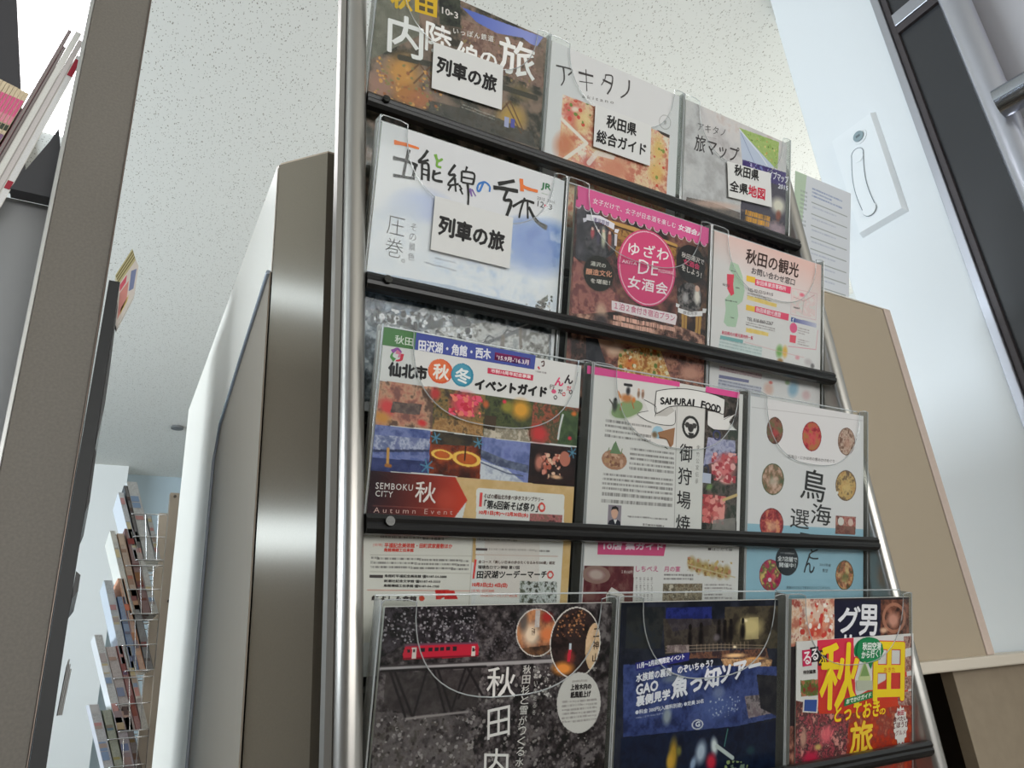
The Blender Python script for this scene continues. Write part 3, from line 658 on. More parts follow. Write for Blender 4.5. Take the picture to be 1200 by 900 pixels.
for a, w0, w1, c in (
    ([(14.4, 18.0), (28.0, 16.6), (42.2, 16.5)], 5, 2.2, OR), ([(31.3, 20.9), (29.3, 35.2), (27.8, 51.6)], 3.6, 3.0, K), ([(14.9, 35.0), (28.5, 34.2), (42.6, 35.3)], 4.2, 3.2, K),
    ([(40.1, 35.1), (38.5, 48.6)], 3.2, 3.0, K), ([(16.8, 53.4), (40.6, 50.3)], 3.4, 2.8, K),
    ([(52.1, 15.4), (48.3, 22.9), (43.2, 31.3), (54.0, 25.6)], 3.2, 2.6, K), ([(47.1, 31.1), (48.4, 49.5)], 2.6, 2.4, K), ([(47.1, 31.5), (54.1, 30.9), (55.7, 48.4)], 2.4, 3.2, K), ([(47.7, 37.2), (54.6, 37.1)], 2, 2, K), ([(48.2, 42.8), (55.2, 42.7)], 2, 2, K),
    ([(60.8, 17.1), (64.4, 23.4), (69.7, 19.8)], 3.6, 2.4, (126, 176, 74)), ([(64.0, 23.5), (64.0, 29.4), (69.1, 29.4)], 2.8, 2.4, (126, 176, 74)),
    ([(61.5, 34.6), (61.4, 44.8), (72.1, 44.7)], 3, 3, K), ([(60.9, 39.6), (69.1, 35.3)], 2.6, 2.2, K),
    ([(84.9, 21.7), (78.3, 34.6), (86.0, 33.3), (78.4, 46.4), (90.9, 41.8)], 3.0, 2.2, K), ([(85.7, 36.4), (88.2, 51.5)], 2.8, 2.0, K), ([(82.0, 46.3), (79.4, 52.5)], 2.4, 2, K), ([(91.5, 42.7), (95.1, 47.1)], 2.4, 2, K),
    ([(93.2, 26.7), (93.8, 39.0)], 2.6, 2.4, K), ([(93.2, 26.7), (108.0, 25.4), (107.5, 38.1)], 2.4, 2.6, K), ([(98.9, 19.6), (97.4, 26.0)], 2.6, 2, K), ([(93.8, 33.1), (107.5, 31.6)], 2, 2, K), ([(94.3, 38.9), (107.5, 37.6)], 2, 2, K),
    ([(101.2, 38.9), (103.3, 50.6), (103.9, 63.1)], 3.2, 2.0, K), ([(92.9, 46.7), (96.6, 52.2)], 2.4, 2, K), ([(104.2, 43.1), (107.7, 51.6)], 3.8, 1.6, (140, 112, 176)), ([(106.9, 43.3), (112.3, 49.8)], 2.0, 1.2, (140, 112, 176)),
    ([(119.9, 32.1), (116.5, 42.2), (113.5, 42.0), (114.8, 35.1), (122.0, 31.0), (128.3, 34.3), (128.3, 40.4)], 2.6, 2.0, (70, 130, 204)),
    ([(138.3, 28.4), (159.0, 18.9)], 4.6, 3.6, K), ([(132.7, 34.1), (147.0, 31.6), (164.5, 29.8)], 4.6, 4.4, K), ([(150.5, 32.7), (147.5, 44.3), (156.5, 43.9), (151.9, 63.0)], 3.4, 4.0, K), ([(158.7, 49.5), (173.2, 38.4), (186.6, 37.9)], 2.8, 3, K),
    ([(167.2, 14.0), (169.5, 28.4)], 4.6, 4.8, OR), ([(169.0, 22.3), (179.0, 23.2), (190.2, 22.7)], 4.2, 3.4, OR), ([(173.6, 35.1), (169.8, 49.1), (168.1, 60.4)], 2.6, 2.2, K), ([(177.5, 37.2), (179.5, 58.3)], 2.4, 2.2, K),
    ([(179.5, 44.0), (190.9, 57.9), (205.8, 62.8)], 3.0, 6.4, K)):
    p.stroke(a, w0 * 1.1, w1 * 1.1, c)
p.vtext('圧巻', (25.2, 94.3), (26.0, 140.5), 19, (70, 72, 74), 0, 0.012)
p.text('。', (34.7, 142.0), (38.7, 142.0), (34.5, 138.1), (84, 86, 88))
p.vtext('その景色', (44.2, 97.0), (44.9, 139.0), 7.5, (92, 94, 98), 0, 0.004, 0.72)
p.text('JR', (194.1, 19.5), (207.3, 19.0), (194.6, 10.4), (56, 122, 76), 0.35)
p.micro((194.9, 22.7), (207.5, 22.4), (195.1, 24.5), 1, (150, 170, 150), 58)
p.text('2015  2016', (189.7, 32.3), (214.3, 31.5), (190.0, 28.6), (120, 120, 122))
p.text('12', (191.0, 40.4), (199.3, 40.3), (191.3, 33.5), (90, 90, 92), 0.1); p.text('▸', (200.4, 38.9), (204.6, 38.9), (200.4, 35.2), (226, 90, 110)); p.text('3', (206.4, 40.0), (210.7, 39.9), (206.6, 33.6), (90, 90, 92), 0.1)
p.micro((59.1, 135.4), (97.0, 136.5), (59.0, 138.9), 1, (120, 128, 140), 59); p.micro((70.8, 128.0), (96.2, 128.2), (70.7, 131.6), 1, (140, 146, 156), 60)
leaflet(p, 'white railway brochure with coloured brush title and blue sky, second row left pocket', 0.3)
k = card(p, ((63.5, 63.9), (158.7, 63.6), (61.1, 122.6)), 'white name card on the brush-titled brochure in the second row left pocket')
k.text('列車の旅', k.loc((70.6, 104.2)), k.loc((149.0, 105.2)), k.loc((71.1, 83.4)), INK, 0.9)
stick(k)

p = sheet('2M', (96, 62, 58))
p.pal(np.ones(p.U.shape), [(52, 40, 40), (84, 58, 56), (124, 78, 72), (146, 104, 84)], 24, 61)
p.photo([(42.4, 30.7), (162.2, 35.9), (163.7, 63.6), (65.6, 75.6)], [(110, 74, 40), (196, 146, 76), (150, 104, 56)], 9, 62, al=0.9)
p.line([(42.6, 33.1), (89.7, 32.2), (159.1, 37.9)], 5, (206, 160, 90)); p.line([(66.8, 48.8), (115.1, 47.1)], 4, (180, 130, 70)); p.line([(48.5, 35.2), (165.7, 40.2)], 2, (66, 42, 30))
p.photo([(2.4, 22.2), (36.1, 22.8), (37.9, 91.3), (4.5, 89.5)], [(62, 60, 66), (92, 88, 94)], 12, 63)
p.photo([(1.7, 87.8), (71.5, 122.1), (69.8, 141.3), (4.1, 158.1)], [(150, 92, 90), (176, 116, 104), (120, 70, 70)], 10, 64)
p.photo([(159.1, 39.2), (222.4, 24.3), (223.2, 158.5), (168.5, 157.6)], [(56, 44, 44), (90, 66, 58), (120, 88, 66)], 14, 65)
for x in (680, 730): p.poly([(173.2, 122.0), (183.0, 121.4), (183.1, 151.4), (174.0, 151.7)] if x == 680 else [(197.9, 122.4), (208.0, 121.8), (206.2, 156.3), (197.2, 155.3)], (206, 158, 84), 0.85)
p.line([(178.0, 121.1), (178.9, 152.1)], 0.8, (90, 60, 40)); p.line([(202.9, 121.5), (201.8, 155.7)], 0.8, (90, 60, 40))
p.photo([(3.9, 155.9), (73.0, 145.4), (171.0, 142.3), (224.5, 148.2), (229.8, 306.6), (13.6, 324.3)], [(58, 46, 44), (120, 84, 74), (196, 150, 128)], 11, 66)
p.blob((45.8, 145.8), (57.2, 146.0), (46.2, 159.6), (214, 176, 152), 0.9); p.blob((46.6, 157.3), (62.2, 156.8), (46.0, 168.9), (60, 52, 56), 0.9)
PK = (232, 98, 158)
p.poly([(1.4, -0.1), (221.9, -2.6), (220.9, 21.5), (3.0, 22.0)], PK)
for i in range(17):
    t = i / 16; c = ((3.0, 22.0)[0] * (1 - t) + (220.9, 21.0)[0] * t, (3.0, 22.0)[1] * (1 - t) + (220.9, 21.0)[1] * t)
    p.ell(c, (c[0] + 5.2, c[1] + 0.6), (c[0], c[1] + 4.4), PK); 
    if i % 1 == 0: p.line([(c[0] - 5, c[1] + 1.2), (c[0] - 3, c[1] + 4.6), (c[0], c[1] + 5.8), (c[0] + 3, c[1] + 5.2), (c[0] + 5, c[1] + 2.2)], 0.9, (246, 226, 234))
p.text('女子だけで、女子が日本酒を楽しむ', (24.3, 16.3), (156.6, 14.8), (24.9, 8.9), (250, 226, 236), 0.1, space=1.1)
p.text('女酒会♪', (161.1, 15.2), (198.6, 15.6), (162.4, 7.2), (252, 240, 246), 0.3)
p.ell((38.7, 60.4), (63.1, 59.4), (37.8, 81.9), (66, 64, 68)); p.ephoto((38.7, 60.4), (61.1, 59.4), (38.0, 80.0), [(50, 50, 54), (96, 92, 96), (70, 66, 70)], 8, 67)
for x, y, c in ((200, 300, (190, 80, 90)), (258, 310, (222, 214, 196)), (285, 330, (196, 90, 70)), (232, 300, (70, 66, 80)), (262, 380, (206, 200, 186)), (285, 400, (180, 60, 60))):
    pass
p.blob((26.8, 52.6), (30.7, 52.3), (26.9, 62.0), (190, 92, 100)); p.blob((43.4, 54.5), (48.0, 54.3), (43.9, 71.0), (214, 212, 186)); p.blob((52.6, 54.6), (56.7, 54.4), (53.1, 71.3), (176, 96, 84)); p.blob((35.6, 56.4), (39.2, 56.2), (35.8, 68.2), (92, 84, 104))
for q in ((26.5, 47.7), (42.9, 46.5), (52.1, 46.6), (35.6, 48.3)): p.ell(q, (q[0] + 1.6, q[1]), (q[0], q[1] + 2), (226, 190, 170))
p.flat([(16.4, 32.2), (36.5, 28.7), (58.8, 33.3), (58.1, 41.2), (37.1, 36.9), (16.4, 39.3)], (236, 232, 240)); p.text('湯沢芸妓', (25.9, 38.8), (50.4, 38.8), (26.3, 33.0), (96, 84, 130), 0.1)
p.flat([(11.3, 38.3), (16.7, 36.4), (17.0, 40.6), (12.8, 43.1)], (220, 216, 226)); p.flat([(59.8, 39.4), (66.2, 38.8), (64.2, 44.1), (58.9, 44.0)], (236, 232, 240)); p.flat([(59.6, 45.7), (63.7, 45.7), (63.5, 60.7), (60.0, 60.6)], (214, 208, 214))
p.blob((39.1, 100.5), (65.8, 100.7), (38.1, 126.4), (38, 38, 34)); p.ell((39.1, 100.5), (61.4, 100.4), (38.3, 122.2), (40, 39, 34))
p.text('湯沢の', (26.3, 93.4), (48.8, 91.8), (26.5, 87.8), (214, 210, 200), 0.1); p.text('醸造文化', (20.5, 105.4), (58.6, 101.0), (20.5, 98.0), (222, 160, 130), 0.2); p.text('を堪能！', (27.7, 114.1), (56.4, 111.4), (27.9, 108.5), (222, 216, 206), 0.1)
p.ell((185.7, 56.1), (210.8, 57.3), (184.3, 81.5), (40, 38, 38)); p.blob((185.7, 56.1), (215.6, 57.3), (183.9, 86.6), (40, 38, 38))
p.text('秋田湯沢で', (168.8, 50.2), (208.5, 52.6), (169.5, 42.9), (206, 200, 194), 0.1); p.text('女酒会', (172.6, 59.0), (200.7, 61.0), (172.9, 51.3), (214, 70, 110), 0.2); p.text('をしよう！', (169.7, 67.3), (204.6, 71.3), (170.3, 60.0), (222, 214, 206), 0.1)
p.ephoto((185.9, 101.9), (207.4, 103.3), (184.3, 122.4), [(40, 38, 40), (130, 122, 120), (80, 72, 72)], 7, 68)
p.blob((199.0, 96.8), (206.8, 97.3), (199.1, 112.1), (232, 224, 214)); p.ell((198.6, 86.7), (202.6, 86.9), (198.4, 90.8), (222, 180, 160)); p.blob((178.8, 103.3), (185.4, 103.3), (178.6, 113.4), (196, 190, 190), 0.8)
p.flat([(166.5, 118.3), (188.1, 119.7), (209.3, 114.7), (209.0, 121.4), (187.8, 126.3), (166.8, 124.2)], (236, 232, 232)); p.text('醸造見学', (175.3, 125.1), (199.6, 122.6), (175.7, 120.5), (90, 84, 84)); p.flat([(163.0, 112.9), (169.5, 113.7), (167.8, 118.0), (162.6, 117.5)], (228, 224, 224)); p.flat([(209.2, 111.2), (216.6, 110.3), (214.8, 116.2), (209.4, 117.2)], (228, 224, 224))
p.ell((113.1, 77.2), (159.8, 76.5), (111.7, 126.2), (226, 78, 128)); p.ring((113.1, 77.2), (156.6, 76.7), (111.8, 123.8), (250, 214, 226), 0.012)
p.text('ゆざわ', (81.6, 66.7), (146.7, 61.3), (82.3, 49.9), (250, 240, 240), 0.3, space=1.15)
p.text('DE', (98.5, 87.7), (130.3, 83.8), (99.2, 69.2), (250, 238, 240), 0.0, 0.005)
p.text('AKITA', (72.9, 79.3), (96.1, 78.0), (73.2, 74.9), (250, 230, 236)); p.text('YUZAWA', (130.0, 78.9), (155.9, 77.3), (130.3, 74.4), (250, 230, 236))
p.text('女酒会', (83.6, 108.2), (147.2, 105.6), (84.4, 92.7), (250, 238, 240), 0.35, space=1.12)
p.line([(66.0, 80.8), (104.5, 77.1), (161.2, 78.2)], 1.2, (150, 40, 80), 0.5)
p.flat([(60.4, 129.5), (163.7, 127.5), (165.5, 130.4), (163.2, 141.7), (61.2, 141.1)], (238, 224, 226)); p.text('１泊２食付き宿泊プラン', (65.1, 138.9), (161.7, 137.5), (65.1, 130.4), (206, 110, 140), 0.15)
p.micro((64.4, 146.6), (163.0, 144.9), (64.8, 161.0), 2, (244, 190, 170), 69, 1.0, 0.75); p.micro((97.2, 155.3), (130.5, 154.3), (97.0, 162.5), 1, (224, 180, 160), 70)
p.photo([(36.0, 176.4), (228.0, 169.2), (226.1, 222.8), (30.7, 247.7)], [(96, 62, 54), (150, 96, 84), (190, 132, 108), (120, 78, 66)], 14, 71)
p.photo([(75.7, 187.2), (138.6, 174.1), (160.3, 213.1), (74.1, 219.2)], [(170, 104, 50), (222, 172, 96), (236, 206, 150), (196, 130, 70)], 7, 72, 3)
p.blob((68.6, 188.3), (86.7, 188.3), (65.8, 200.3), (226, 186, 158)); p.blob((50.4, 182.6), (71.9, 184.9), (49.3, 191.4), (206, 160, 132)); p.blob((191.8, 199.6), (216.6, 199.2), (190.4, 213.6), (206, 150, 128)); p.blob((94.8, 201.7), (109.6, 201.0), (93.5, 210.7), (226, 132, 62))
p.spots([(75.7, 187.2), (138.6, 174.1), (160.3, 213.1), (74.1, 219.2)], [(110, 130, 60), (240, 226, 190), (200, 90, 50)], 60, 2, 73); p.photo([(26.0, 180.9), (43.2, 179.5), (59.5, 212.7), (28.2, 211.7)], [(40, 40, 46), (64, 60, 66)], 8, 74)
leaflet(p, 'pink and brown brochure with a round pink title, second row middle pocket')

p = sheet('2R', (232, 228, 226))
p.grad([(-3.7, 1.1), (228.5, -1.0), (220.5, 93.3), (0.8, 103.8)], (105.9, -1.4), (240, 200, 190), (99.1, 54.9), (233, 226, 224))
p.text('秋田の観光', (60.1, 31.8), (168.4, 30.5), (62.6, 10.6), (66, 46, 42), 0.45)
p.text('お問い合わせ窓口', (72.1, 45.0), (161.1, 43.9), (73.4, 35.1), (64, 58, 62), 0.15)
p.poly([(32.9, 36.4), (47.0, 37.7), (55.6, 52.1), (60.4, 71.8), (56.9, 87.2), (47.2, 94.9), (49.7, 108.9), (45.2, 125.7), (28.7, 127.1), (22.7, 122.5), (25.9, 104.7), (23.3, 90.8), (30.9, 83.5), (37.6, 53.0), (29.5, 48.9)], (186, 212, 184))
p.poly([(25.8, 55.5), (39.6, 53.2), (38.1, 67.5), (40.6, 80.1), (34.8, 84.2), (27.4, 75.5)], (238, 66, 92)); p.text('秋田', (17.9, 73.4), (30.5, 73.2), (18.2, 69.3), (70, 60, 60)); p.micro((33.4, 48.6), (42.2, 48.5), (33.5, 50.9), 1, INK, 81); p.micro((42.2, 70.2), (51.0, 69.6), (42.3, 73.1), 1, INK, 82); p.micro((24.1, 91.2), (47.0, 89.7), (24.3, 94.1), 1, INK, 83); p.micro((34.0, 113.3), (42.3, 112.9), (34.1, 115.8), 1, INK, 84)
RD = (232, 78, 112)
for dy, t, a in ((0, '秋田県東京事務所', 85), (130, '秋田県観光連盟', 86)):
    pass
p.flat([(80.1, 50.7), (154.0, 47.2), (152.9, 57.7), (80.0, 59.7)], RD); p.text('秋田県東京事務所', (82.5, 58.3), (143.1, 55.6), (83.1, 51.6), (252, 232, 236), 0.1)
p.flat([(63.2, 49.3), (80.5, 48.6), (79.9, 57.1), (63.1, 57.3)], (242, 196, 70)); p.micro((64.9, 50.7), (78.9, 50.1), (64.7, 57.9), 2, INK, 85)
p.text('TEL 03-5212-9115', (65.6, 70.7), (116.5, 68.3), (66.3, 66.4), (96, 84, 84), 0.1); p.micro((65.7, 73.1), (114.5, 71.7), (65.1, 80.2), 2, (110, 96, 96), 86)
p.photo([(65.8, 77.2), (125.4, 77.5), (124.7, 83.0), (65.2, 83.2)], [(244, 222, 150), (240, 206, 110)], 10, 87)
p.flat([(81.0, 89.3), (150.6, 87.9), (149.5, 97.9), (80.5, 97.9)], RD); p.text('秋田県観光連盟', (82.9, 96.9), (132.9, 96.1), (84.0, 90.2), (252, 232, 236), 0.1)
p.flat([(63.9, 90.5), (81.1, 90.2), (80.5, 97.9), (63.8, 98.1)], (242, 196, 70)); p.micro((65.5, 91.4), (79.4, 91.1), (65.4, 99.0), 2, INK, 88)
p.text('TEL 018-860-2267', (65.5, 112.5), (117.8, 110.2), (66.1, 107.7), (96, 84, 84), 0.1); p.micro((64.7, 114.3), (122.1, 113.6), (64.6, 120.8), 2, (110, 96, 96), 89)
p.photo([(65.0, 122.5), (109.6, 121.8), (109.0, 127.2), (64.9, 128.9)], [(244, 222, 150), (240, 206, 110)], 10, 90)
p.line([(155.4, 48.8), (211.2, 46.0), (209.1, 85.9), (154.5, 87.2), (155.4, 48.8)], 0.7, (224, 170, 176)); p.photo([(157.2, 50.9), (208.4, 48.8), (207.2, 83.7), (156.3, 85.0)], [(236, 226, 222), (238, 206, 204), (226, 222, 216)], 9, 91); p.line([(160.1, 60.9), (182.8, 62.6), (205.6, 48.7)], 1, (206, 160, 160)); p.line([(182.7, 60.2), (178.6, 82.1)], 1, (190, 180, 176)); p.micro((159.6, 74.9), (173.9, 74.3), (159.2, 79.6), 1, INK, 92); p.blob((178.0, 54.2), (185.3, 54.0), (177.7, 58.0), (232, 120, 140))
p.flat([(155.5, 91.3), (164.4, 91.2), (163.7, 97.8), (154.8, 97.9)], (62, 88, 152)); p.text('f', (157.9, 97.6), (161.0, 97.4), (158.2, 92.6), (240, 240, 246), 0.2); p.grad([(164.4, 91.5), (211.0, 90.6), (210.2, 97.6), (163.7, 97.8)], (164.5, 94.0), (110, 112, 168), (211.1, 93.4), (206, 206, 222))
p.ell((160.8, 106.3), (168.8, 106.1), (160.1, 113.7), (236, 92, 140)); p.micro((170.1, 103.7), (195.1, 103.4), (169.4, 114.6), 3, (150, 130, 130), 93); p.flat([(153.5, 117.3), (166.8, 116.8), (165.3, 128.1), (152.9, 128.3)], (232, 84, 104)); p.ell((161.6, 122.6), (164.7, 122.7), (161.3, 126.3), (238, 226, 226)); p.micro((170.5, 120.5), (195.4, 120.1), (169.8, 130.4), 3, (150, 130, 130), 94)
p.line([(150.4, 134.7), (209.9, 130.1), (214.0, 100.7)], 0.8, (230, 130, 150))
p.text('秋田県内の観光案内所一覧', (19.2, 139.6), (78.6, 137.6), (19.7, 134.4), (226, 96, 120), 0.1)
p.flat([(16.9, 141.4), (60.1, 140.7), (59.4, 145.4), (16.8, 146.2)], (126, 176, 176)); p.micro((16.3, 145.2), (97.0, 145.2), (15.3, 157.7), 3, (110, 128, 130), 95); p.photo([(16.4, 146.8), (97.8, 144.4), (96.6, 159.3), (14.6, 159.5)], [(196, 218, 216), (210, 226, 222)], 20, 96, al=0.6)
p.blob((132.5, 144.8), (142.0, 144.5), (131.1, 157.0), (130, 180, 96)); p.blob((143.7, 143.7), (150.7, 143.8), (142.7, 155.2), (236, 186, 84)); p.blob((134.5, 157.9), (142.3, 157.6), (134.2, 162.4), (170, 130, 80)); p.blob((193.7, 151.1), (205.2, 151.2), (192.9, 158.0), (206, 196, 196)); p.blob((170.2, 148.0), (176.5, 147.9), (169.4, 152.3), (232, 150, 160), 0.8); p.blob((202.9, 155.3), (208.5, 155.7), (202.1, 160.3), (120, 116, 116))
p.line([(63.0, 142.8), (114.5, 144.7), (184.5, 145.8)], 0.7, (232, 180, 180))
p.photo([(17.2, 182.7), (99.0, 182.3), (97.5, 187.7), (16.7, 188.9)], [(222, 190, 192), (232, 210, 208)], 14, 97); p.micro((17.2, 182.7), (98.2, 183.8), (16.7, 190.0), 2, (150, 110, 116), 98)
p.flat([(16.9, 194.4), (73.2, 193.9), (72.6, 198.0), (16.7, 198.9)], (128, 128, 160)); p.photo([(16.4, 200.1), (97.9, 199.8), (95.9, 214.5), (15.4, 213.5)], [(186, 188, 206), (206, 206, 216)], 14, 99, al=0.8); p.micro((16.4, 200.9), (97.9, 201.3), (15.8, 213.5), 3, (110, 110, 130), 100)
p.blob((112.0, 200.8), (124.7, 200.9), (111.6, 212.5), (226, 190, 176)); p.blob((115.9, 191.6), (121.0, 191.8), (115.2, 194.6), (214, 110, 100)); p.blob((162.4, 194.2), (176.6, 194.2), (159.3, 209.5), (150, 186, 206)); p.blob((150.0, 186.9), (157.0, 186.9), (149.3, 191.2), (150, 176, 130)); p.blob((190.2, 199.7), (202.0, 200.0), (188.5, 208.9), (222, 190, 190))
leaflet(p, 'pale pink tourist enquiry leaflet with a green map, second row right pocket')

p = sheet('3L', (230, 229, 226))
p.flat([(-2.4, -3.1), (30.4, -3.4), (30.3, 12.5), (-1.2, 13.2)], (84, 132, 76)); p.text('秋田', (10.5, 9.8), (28.0, 9.9), (10.3, 2.1), (226, 232, 220), 0.1)
p.flat([(30.4, -3.4), (159.7, -2.1), (159.0, 12.3), (30.3, 12.5)], (72, 84, 160)); p.text('田沢湖・角館・西木', (34.0, 12.9), (108.8, 9.9), (33.6, 2.6), (232, 232, 240), 0.35)
p.flat([(113.1, 1.9), (153.8, 2.0), (153.8, 9.6), (113.2, 9.5)], (212, 70, 130)); p.text("'15.9月-'16.3月", (115.5, 8.9), (151.8, 8.8), (115.7, 4.2), (246, 222, 232), 0.15)
for a, c in (([(8.8, 17.9), (14.1, 14.6), (17.9, 17.4)], (150, 80, 160)), ([(18.5, 18.3), (18.0, 23.7), (13.1, 25.5)], (214, 56, 76)), ([(12.1, 25.1), (8.7, 22.3), (9.9, 18.7)], (84, 150, 76)), ([(12.8, 17.2), (16.5, 18.6), (15.3, 22.2)], (226, 130, 160))):
    p.stroke(a, 4.2, 1.2, c)
p.text('仙北市', (7.5, 39.8), (44.5, 39.0), (7.2, 27.3), INK, 0.7)
p.ell((57.7, 28.7), (70.2, 28.5), (57.9, 40.2), (226, 88, 40)); p.ell((56.8, 27.9), (67.7, 27.8), (57.2, 38.3), (236, 116, 66)); p.text('秋', (50.6, 36.2), (66.2, 36.0), (50.3, 22.3), (246, 236, 226), 0.5)
p.ell((80.5, 29.0), (92.3, 28.9), (80.7, 40.1), (44, 140, 168)); p.ell((79.9, 28.6), (90.0, 28.4), (80.2, 38.2), (78, 160, 186)); p.text('冬', (72.9, 36.6), (89.0, 36.5), (72.7, 23.0), (236, 242, 242), 0.5)
p.text('イベントガイド', (94.5, 40.3), (174.9, 37.9), (94.8, 30.6), INK, 0.8)
p.flat([(106.6, 18.1), (158.5, 18.0), (158.3, 23.7), (106.8, 23.5)], (208, 60, 90)); p.text('市制10周年記念事業', (110.2, 22.2), (155.4, 22.2), (110.5, 18.6), (250, 226, 226), 0.12)
p.stroke([(166.5, 3.9), (169.6, 2.3), (169.9, 6.6), (167.4, 7.5)], 1.4, 1.4, (96, 70, 70)); p.stroke([(163.1, 8.7), (165.2, 11.1)], 2, 2, (206, 80, 90)); p.micro((160.3, 13.2), (173.6, 13.2), (160.6, 16.6), 1, (130, 120, 120), 101)
p.text('ん', (184.7, 24.7), (194.5, 24.5), (184.8, 16.5), (224, 76, 120), 0.5); p.text('ん', (196.2, 21.0), (206.1, 20.7), (196.2, 12.1), (60, 50, 54), 0.5); p.text('だ', (189.2, 32.3), (194.4, 32.4), (189.2, 27.9), (90, 70, 76), 0.2); p.text('だ', (199.4, 28.2), (204.7, 28.4), (199.3, 23.3), (212, 96, 110), 0.2); p.text('行', (178.0, 29.4), (184.5, 29.4), (178.3, 24.5), (100, 80, 80), 0.1)
p.ring((186.3, 37.0), (187.9, 37.1), (186.1, 38.7), (80, 70, 74), 0.35); p.ring((196.4, 32.5), (198.0, 32.5), (196.2, 34.1), (206, 80, 90), 0.35); p.ring((204.7, 29.2), (206.4, 29.3), (204.5, 30.9), (80, 70, 74), 0.35); p.ell((184.0, 31.3), (186.9, 31.5), (183.8, 33.5), (226, 90, 130))
# photographs: autumn leaves, castle ruins, lake, fire festival
A_, B_ = [(0.6, 45.1), (52.7, 44.3), (54.5, 82.9), (-0.3, 84.4)], [(52.7, 44.3), (106.3, 44.5), (107.5, 84.6), (54.5, 82.9)]
p.photo(A_, [(140, 92, 84), (196, 130, 108), (206, 160, 130), (110, 84, 72)], 10, 111, 2.8); p.blob((9.8, 67.7), (20.0, 68.9), (9.8, 77.1), (222, 76, 76)); p.blob((5.9, 77.6), (16.0, 78.8), (6.1, 84.6), (214, 150, 76)); p.photo([(14.3, 62.4), (42.4, 61.4), (40.8, 71.3), (12.8, 72.1)], [(90, 74, 72), (130, 110, 100)], 5, 112); p.blob((44.0, 78.2), (49.9, 78.8), (43.9, 82.1), (226, 60, 60))
p.photo(B_, [(70, 60, 50), (112, 96, 62), (150, 120, 70), (60, 66, 50)], 9, 113, 2.8); p.blob((85.2, 56.2), (103.6, 56.6), (84.9, 71.3), (226, 72, 96)); p.spots([(67.9, 48.3), (104.2, 46.3), (103.1, 66.8), (69.7, 68.0)], [(236, 90, 116), (206, 50, 70), (240, 130, 110)], 60, 2.2, 114); p.blob((54.6, 50.0), (61.3, 50.2), (54.7, 57.4), (190, 60, 60)); p.photo([(56.6, 72.0), (106.4, 71.5), (106.9, 84.1), (55.0, 82.9)], [(160, 116, 70), (196, 150, 96), (110, 84, 56)], 6, 115)
C_, D_ = [(106.3, 44.5), (160.9, 44.5), (159.7, 84.2), (107.5, 84.6)], [(160.9, 44.5), (217.2, 44.8), (217.3, 83.7), (159.7, 84.2)]
p.photo(C_, [(50, 56, 40), (84, 92, 56), (66, 70, 52)], 8, 116, 2.8); p.blob((146.9, 54.1), (161.7, 55.0), (146.1, 67.3), (224, 162, 60)); p.blob((131.1, 53.3), (140.2, 53.8), (130.6, 61.2), (150, 140, 60)); p.photo([(107.6, 72.7), (157.0, 72.7), (159.8, 84.7), (107.5, 84.6)], [(196, 186, 168), (150, 138, 118), (220, 206, 186)], 8, 117); p.poly([(107.4, 63.8), (120.2, 63.9), (119.9, 77.8), (107.9, 76.4)], (74, 60, 46)); p.blob((107.7, 53.5), (112.4, 54.0), (107.5, 58.7), (196, 100, 60)); p.blob((127.8, 48.5), (130.7, 48.7), (127.7, 51.1), (230, 60, 80))
p.photo(D_, [(96, 70, 56), (170, 92, 70), (70, 80, 56), (130, 96, 70)], 9, 118, 2.8); p.blob((169.6, 75.4), (183.8, 76.1), (169.3, 87.5), (216, 66, 66)); p.photo([(193.0, 48.7), (216.8, 48.7), (217.3, 83.7), (192.4, 83.8)], [(56, 74, 50), (84, 104, 66)], 6, 119); p.line([(196.7, 53.7), (193.8, 67.6), (192.7, 78.4)], 2.2, (226, 228, 226)); p.blob((210.3, 51.1), (215.0, 51.1), (209.9, 54.4), (226, 120, 50)); p.blob((206.9, 76.5), (210.2, 76.7), (206.7, 79.2), (222, 60, 80))
E_, F_ = [(-0.3, 84.4), (52.8, 84.6), (54.9, 123.0), (-1.4, 124.8)], [(52.8, 84.6), (106.1, 85.0), (107.7, 125.2), (54.9, 123.0)]
p.photo(E_, [(70, 84, 140), (96, 110, 168), (130, 140, 190), (84, 96, 150)], 14, 120, 2.4); p.photo([(0.2, 93.4), (53.2, 91.8), (53.1, 101.5), (0.0, 106.2)], [(110, 120, 160), (196, 200, 220), (120, 128, 170)], 8, 121); p.photo([(-0.9, 106.3), (53.6, 101.5), (53.3, 103.9), (-0.7, 108.6)], [(50, 56, 90), (70, 76, 110)], 8, 122); p.photo([(-1.2, 113.3), (54.1, 112.3), (54.1, 123.1), (-1.4, 124.8)], [(44, 52, 96), (66, 74, 124)], 9, 123); p.line([(14.1, 104.5), (14.9, 117.7)], 2.6, (214, 160, 84)); p.line([(13.6, 119.0), (17.5, 119.2)], 3, (170, 110, 60))
p.photo(F_, [(60, 30, 24), (120, 50, 30), (170, 76, 40)], 12, 124, 2.4); p.photo([(55.2, 84.3), (106.1, 85.0), (106.1, 94.3), (55.0, 96.5)], [(46, 40, 36), (84, 70, 50)], 6, 125)
for c, a, b in (((92.0, 107.0), (105.0, 107.9), (91.7, 113.0)), ((66.5, 105.2), (76.0, 105.9), (66.3, 109.1))):
    p.blob(c, (c[0] + (a[0] - c[0]) * 1.5, c[1] + 1), (c[0], c[1] + (b[1] - c[1]) * 1.7), (226, 110, 40), 0.8); p.ring(c, a, b, (255, 206, 96), 0.16)
p.line([(89.9, 108.2), (89.9, 95.8)], 1.4, (40, 20, 16))
G_, H_ = [(106.1, 85.0), (160.5, 85.7), (160.7, 127.0), (107.7, 125.2)], [(160.5, 85.7), (219.4, 85.1), (219.6, 125.1), (160.7, 127.0)]
